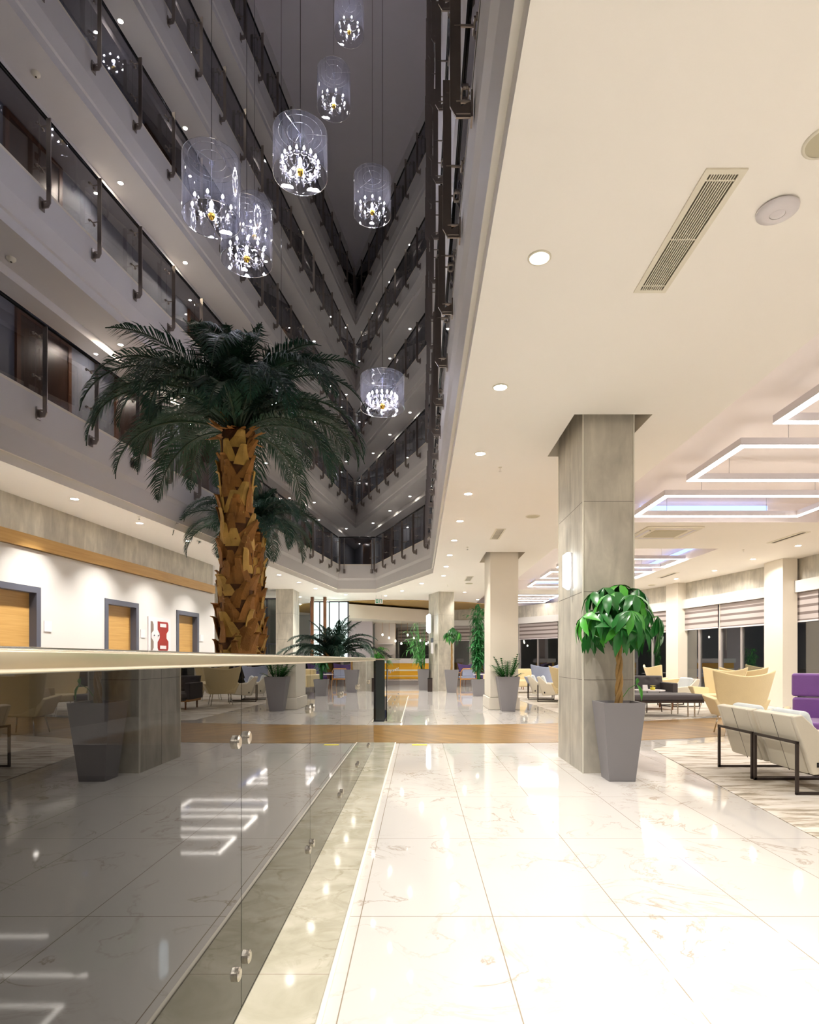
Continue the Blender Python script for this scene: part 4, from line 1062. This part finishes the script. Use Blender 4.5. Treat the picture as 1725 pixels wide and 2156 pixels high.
def wing_chair(loc, rz, m, label, group, s=1.0, legs=M_chrome, cat='armchair'):
    e = empty('wing_chair', loc, rz); tag(e, label, cat, group); e.scale = (s,s,s)
    # faces local -Y, back plane around y=+0.3
    def f(u, v):
        x = (u-0.5)*2; wd_ = 0.30+0.15*v**0.9
        z = 0.30+(0.56+0.085*abs(x)**1.8)*v
        y = 0.24+0.22*v-0.17*abs(x)**2.2*(0.4+0.6*v)
        return (x*wd_, y, z)
    MB().grid(f, 14, 12, (0,0.055,0)).build('backrest', m, e, bevel=0.018, seg=2)
    for sg in (-1,1):
        q = MB()
        lo_ = [(sg*0.25,0.30),(sg*0.29,0.30),(sg*0.29,-0.30),(sg*0.25,-0.30)]
        q.hull2([(x,y,0.27) for x,y in lo_], [(sg*0.29,0.26,0.52),(sg*0.41,0.26,0.52),(sg*0.42,-0.36,0.56),(sg*0.30,-0.36,0.56)])
        q.build('arm', m, e, bevel=0.025, seg=3)
    MB().bb(-0.28,0.28,-0.34,0.30,0.27,0.41).build('seat', m, e, bevel=0.04, seg=3)
    for sx in (-1,1):
        for sy in (-1,1):
            MB().tube([(sx*0.2,sy*0.2,0.28),(sx*0.25,sy*0.27,0.0)], 0.011, 8).build('leg', legs, e, smooth=True)
    return e
GW = 'cream yellow wing chairs'
wing_chair((4.66, 8.9, 0.004), R(172), M_yellow, 'large cream yellow wing chair seen from behind', GW).scale = (0.94, 0.88, 1.0)
wing_chair((5.90, 12.0, 0.005), R(-52), M_yellow, 'cream yellow wing chair facing left beside the charcoal bench', GW)
wing_chair((6.75, 12.6, 0.005), R(150), M_yellow, 'cream yellow wing chair behind the large one, only its top visible', GW)
wing_chair((3.65, 14.6, 0.005), R(155), M_yellow, 'cream yellow wing chair just left of the concrete column', GW)
wing_chair((4.5, 16.4, 0.005), R(155), M_yellow, 'cream yellow wing chair behind another, left of the concrete column', GW)
wing_chair((3.75, 18.6, 0.005), R(190), M_bluegrey, 'blue grey high-backed chair left of the concrete column', 'blue chairs')
wing_chair((7.0, 17.4, 0.005), R(100), M_yellow, 'cream yellow wing chair by the far windows', GW)
# purple high chair
e = empty('lounge_chair', (4.55, 6.75, 0.005), R(-35)); tag(e, 'purple velvet high-backed lounge chair at the right edge', 'armchair')
MB().bb(-0.36,0.36,0.22,0.36,0.66,0.93).build('headrest', M_purple, e, bevel=0.03, seg=3)
MB().bb(-0.35,0.35,0.20,0.34,0.28,0.65).build('backrest', M_purple, e, bevel=0.03, seg=3)
MB().bb(-0.36,0.36,-0.40,0.24,0.26,0.42).build('seat', M_purple, e, bevel=0.035, seg=3)
for sx in (-1,1):
    MB().bb(sx*0.40-0.035,sx*0.40+0.035,-0.38,0.28,0.26,0.54).build('arm', M_yellow, e, bevel=0.03, seg=3)
    for yy in (-0.34,0.26): MB().tube([(sx*0.36,yy,0),(sx*0.34,yy,0.28)], 0.014, 8).build('leg', M_teak, e)
# charcoal tufted sofa
def tufted(nx, nz, w, h, m, e, y, z0, name='backrest'):
    def f(u, v):
        x = (u-0.5)*w; z = z0+h*v
        bx = min(abs((u*nx) % 1 - 0.5), 0.5); bz = min(abs((v*nz) % 1 - 0.5), 0.5)
        d = math.hypot(bx, bz*0.8); dim = 0.028*math.exp(-(d/0.16)**2)
        edge = 0.03*(abs(2*u-1)**14+abs(2*v-1)**10)
        return (x, y+dim+edge+0.06*v, z)
    return MB().grid(f, nx*8, nz*8, (0,0.12,0)).build(name, m, e, smooth=True)
e = empty('sofa', (4.72, 13.5, 0.005)); tag(e, 'charcoal button-tufted sofa facing the viewer behind the bench', 'sofa')
tufted(7, 2, 1.66, 0.34, M_char, e, 0.25, 0.38)
MB().bb(-0.83,0.83,-0.40,0.30,0.22,0.38).build('seat', M_char, e, bevel=0.04, seg=3)
for sx in (-1,1): MB().bb(sx*0.83-0.06,sx*0.83+0.06,-0.38,0.42,0.22,0.58).build('arm', M_char, e, bevel=0.02)
MB().bb(-0.86,0.86,-0.38,0.38,0.17,0.22).build('base_rail', M_teak, e)
for sx in (-0.78,0,0.78):
    for sy in (-0.34,0.34): MB().cyl((sx,sy,0), 0.018, 0.18, 8, 0.024).build('leg', M_walnut, e)
e = empty('bench', (4.45, 11.75, 0.005), R(4)); tag(e, 'long charcoal upholstered bench on slim metal legs', 'bench')
MB().bb(-0.95,0.95,-0.36,0.36,0.31,0.43).build('cushion', M_char, e, bevel=0.04, seg=3)
MB().bb(-0.93,0.93,-0.34,0.34,0.27,0.31).build('frame', M_frameb, e)
for sx in (-0.75,0.62,0.75):
    for sy in (-0.32,0.32): MB().tube([(sx,sy,0),(sx,sy,0.28)], 0.014, 8).build('leg', M_steel, e)
e = empty('side_table', (4.80, 12.65, 0.005)); tag(e, 'low white side table between bench and sofa', 'table')
MB().cyl((0,0,0.44), 0.32, 0.02, 28).build('tabletop', M_plastic, e)
for k in range(3): MB().tube([(0.22*math.cos(k*2.1),0.22*math.sin(k*2.1),0.44),(0.27*math.cos(k*2.1),0.27*math.sin(k*2.1),0)], 0.012, 8).build('leg', M_frameb, e)
e = empty('menu_card', (4.70, 12.6, 0.465)); tag(e, 'small white folded menu card on the side table', 'card')
MB().box((0,-0.018,0.05), (0.10,0.003,0.11), rx=-0.3).box((0,0.018,0.05), (0.10,0.003,0.11), rx=0.3).build('card', M_plastic, e)
e = empty('potted_plant', (4.86, 12.6, 0.465)); tag(e, 'tiny yellow green succulent in a yellow pot on the side table', 'potted plant')
MB().lathe((0,0,0), [(0,0),(0.045,0),(0.052,0.055),(0.04,0.055),(0,0.05)], 16).build('pot', M_yell, e, smooth=True)
q = MB()
for k in range(14): a = k*2.4; leafblade(q, Vector((0,0,0.05)), Vector((math.cos(a), math.sin(a), 1.2)), Vector((0,0,1)), 0.08, 0.016)
q.build('foliage', M_yell, e, fixn=False)
# yellow sofa far left of column
e = empty('sofa', (3.15, 20.0, 0.005), R(20)); tag(e, 'pale yellow sofa seen past the cream column', 'sofa')
MB().bb(-0.8,0.8,0.2,0.42,0.28,0.78).build('backrest', M_yellow, e, bevel=0.06, seg=3); MB().bb(-0.8,0.8,-0.4,0.25,0.2,0.42).build('seat', M_yellow, e, bevel=0.05, seg=3)
for sx in (-1,1): MB().bb(sx*0.85-0.08,sx*0.85+0.08,-0.4,0.42,0.2,0.6).build('arm', M_yellow, e, bevel=0.04, seg=3)
for sx in (-0.75,0.75):
    for sy in (-0.35,0.35): MB().cyl((sx,sy,0), 0.02, 0.2, 8).build('leg', M_frameb, e)
# purple chairs, wooden armchair, tables in far zone
wing_chair((2.15, 25.6, 0.0), R(10), M_purple2, 'far purple armchair behind the wooden one', 'purple armchairs', legs=M_walnut)
wing_chair((3.0, 25.2, 0.0), R(-25), M_purple2, 'far purple armchair right of the round table', 'purple armchairs', legs=M_walnut)
e = empty('armchair', (1.95, 24.4, 0.0), R(190)); tag(e, 'wooden armchair with a grey cushion right of the far planter', 'armchair')
MB().bb(-0.28,0.28,-0.28,0.26,0.33,0.42).build('seat', M_bluegrey, e, bevel=0.02); MB().box((0,0.28,0.58), (0.52,0.06,0.28), rx=-0.2).build('backrest', M_bluegrey, e, bevel=0.02)
MB().tube([(-0.33,-0.3,0.58),(-0.33,0.3,0.56),(-0.25,0.36,0.72),(0.25,0.36,0.72),(0.33,0.3,0.56),(0.33,-0.3,0.58)], 0.022, 8).build('arm', M_teak, e, smooth=True)
MB().bb(-0.32,0.32,-0.3,-0.26,0.29,0.34).bb(-0.32,0.32,0.24,0.28,0.29,0.34).build('rail', M_teak, e)
for sx in (-1,1):
    for sy in (-1,1): MB().tube([(sx*0.31,sy*0.27,0.58),(sx*0.35,sy*0.3,0)], [0.02,0.014], 8).build('leg', M_teak, e)
def rtable(x, y, label, r=0.35, h=0.55):
    e = empty('round_table', (x, y, 0)); tag(e, label, 'table', 'small tables with dark legs')
    MB().cyl((0,0,h-0.025), r, 0.025, 28).build('tabletop', M_plastic, e)
    for k in range(4): a = pi/4+k*pi/2; MB().tube([(r*0.6*math.cos(a), r*0.6*math.sin(a), h-0.02),(r*0.85*math.cos(a), r*0.85*math.sin(a), 0)], [0.022,0.014], 8).build('leg', M_walnut, e)
rtable(2.40, 22.6, 'white round table on dark splayed legs beside the cream column')
rtable(3.6, 22.2, 'white round table by the far yellow sofa')
print('objects', len(bpy.data.objects))
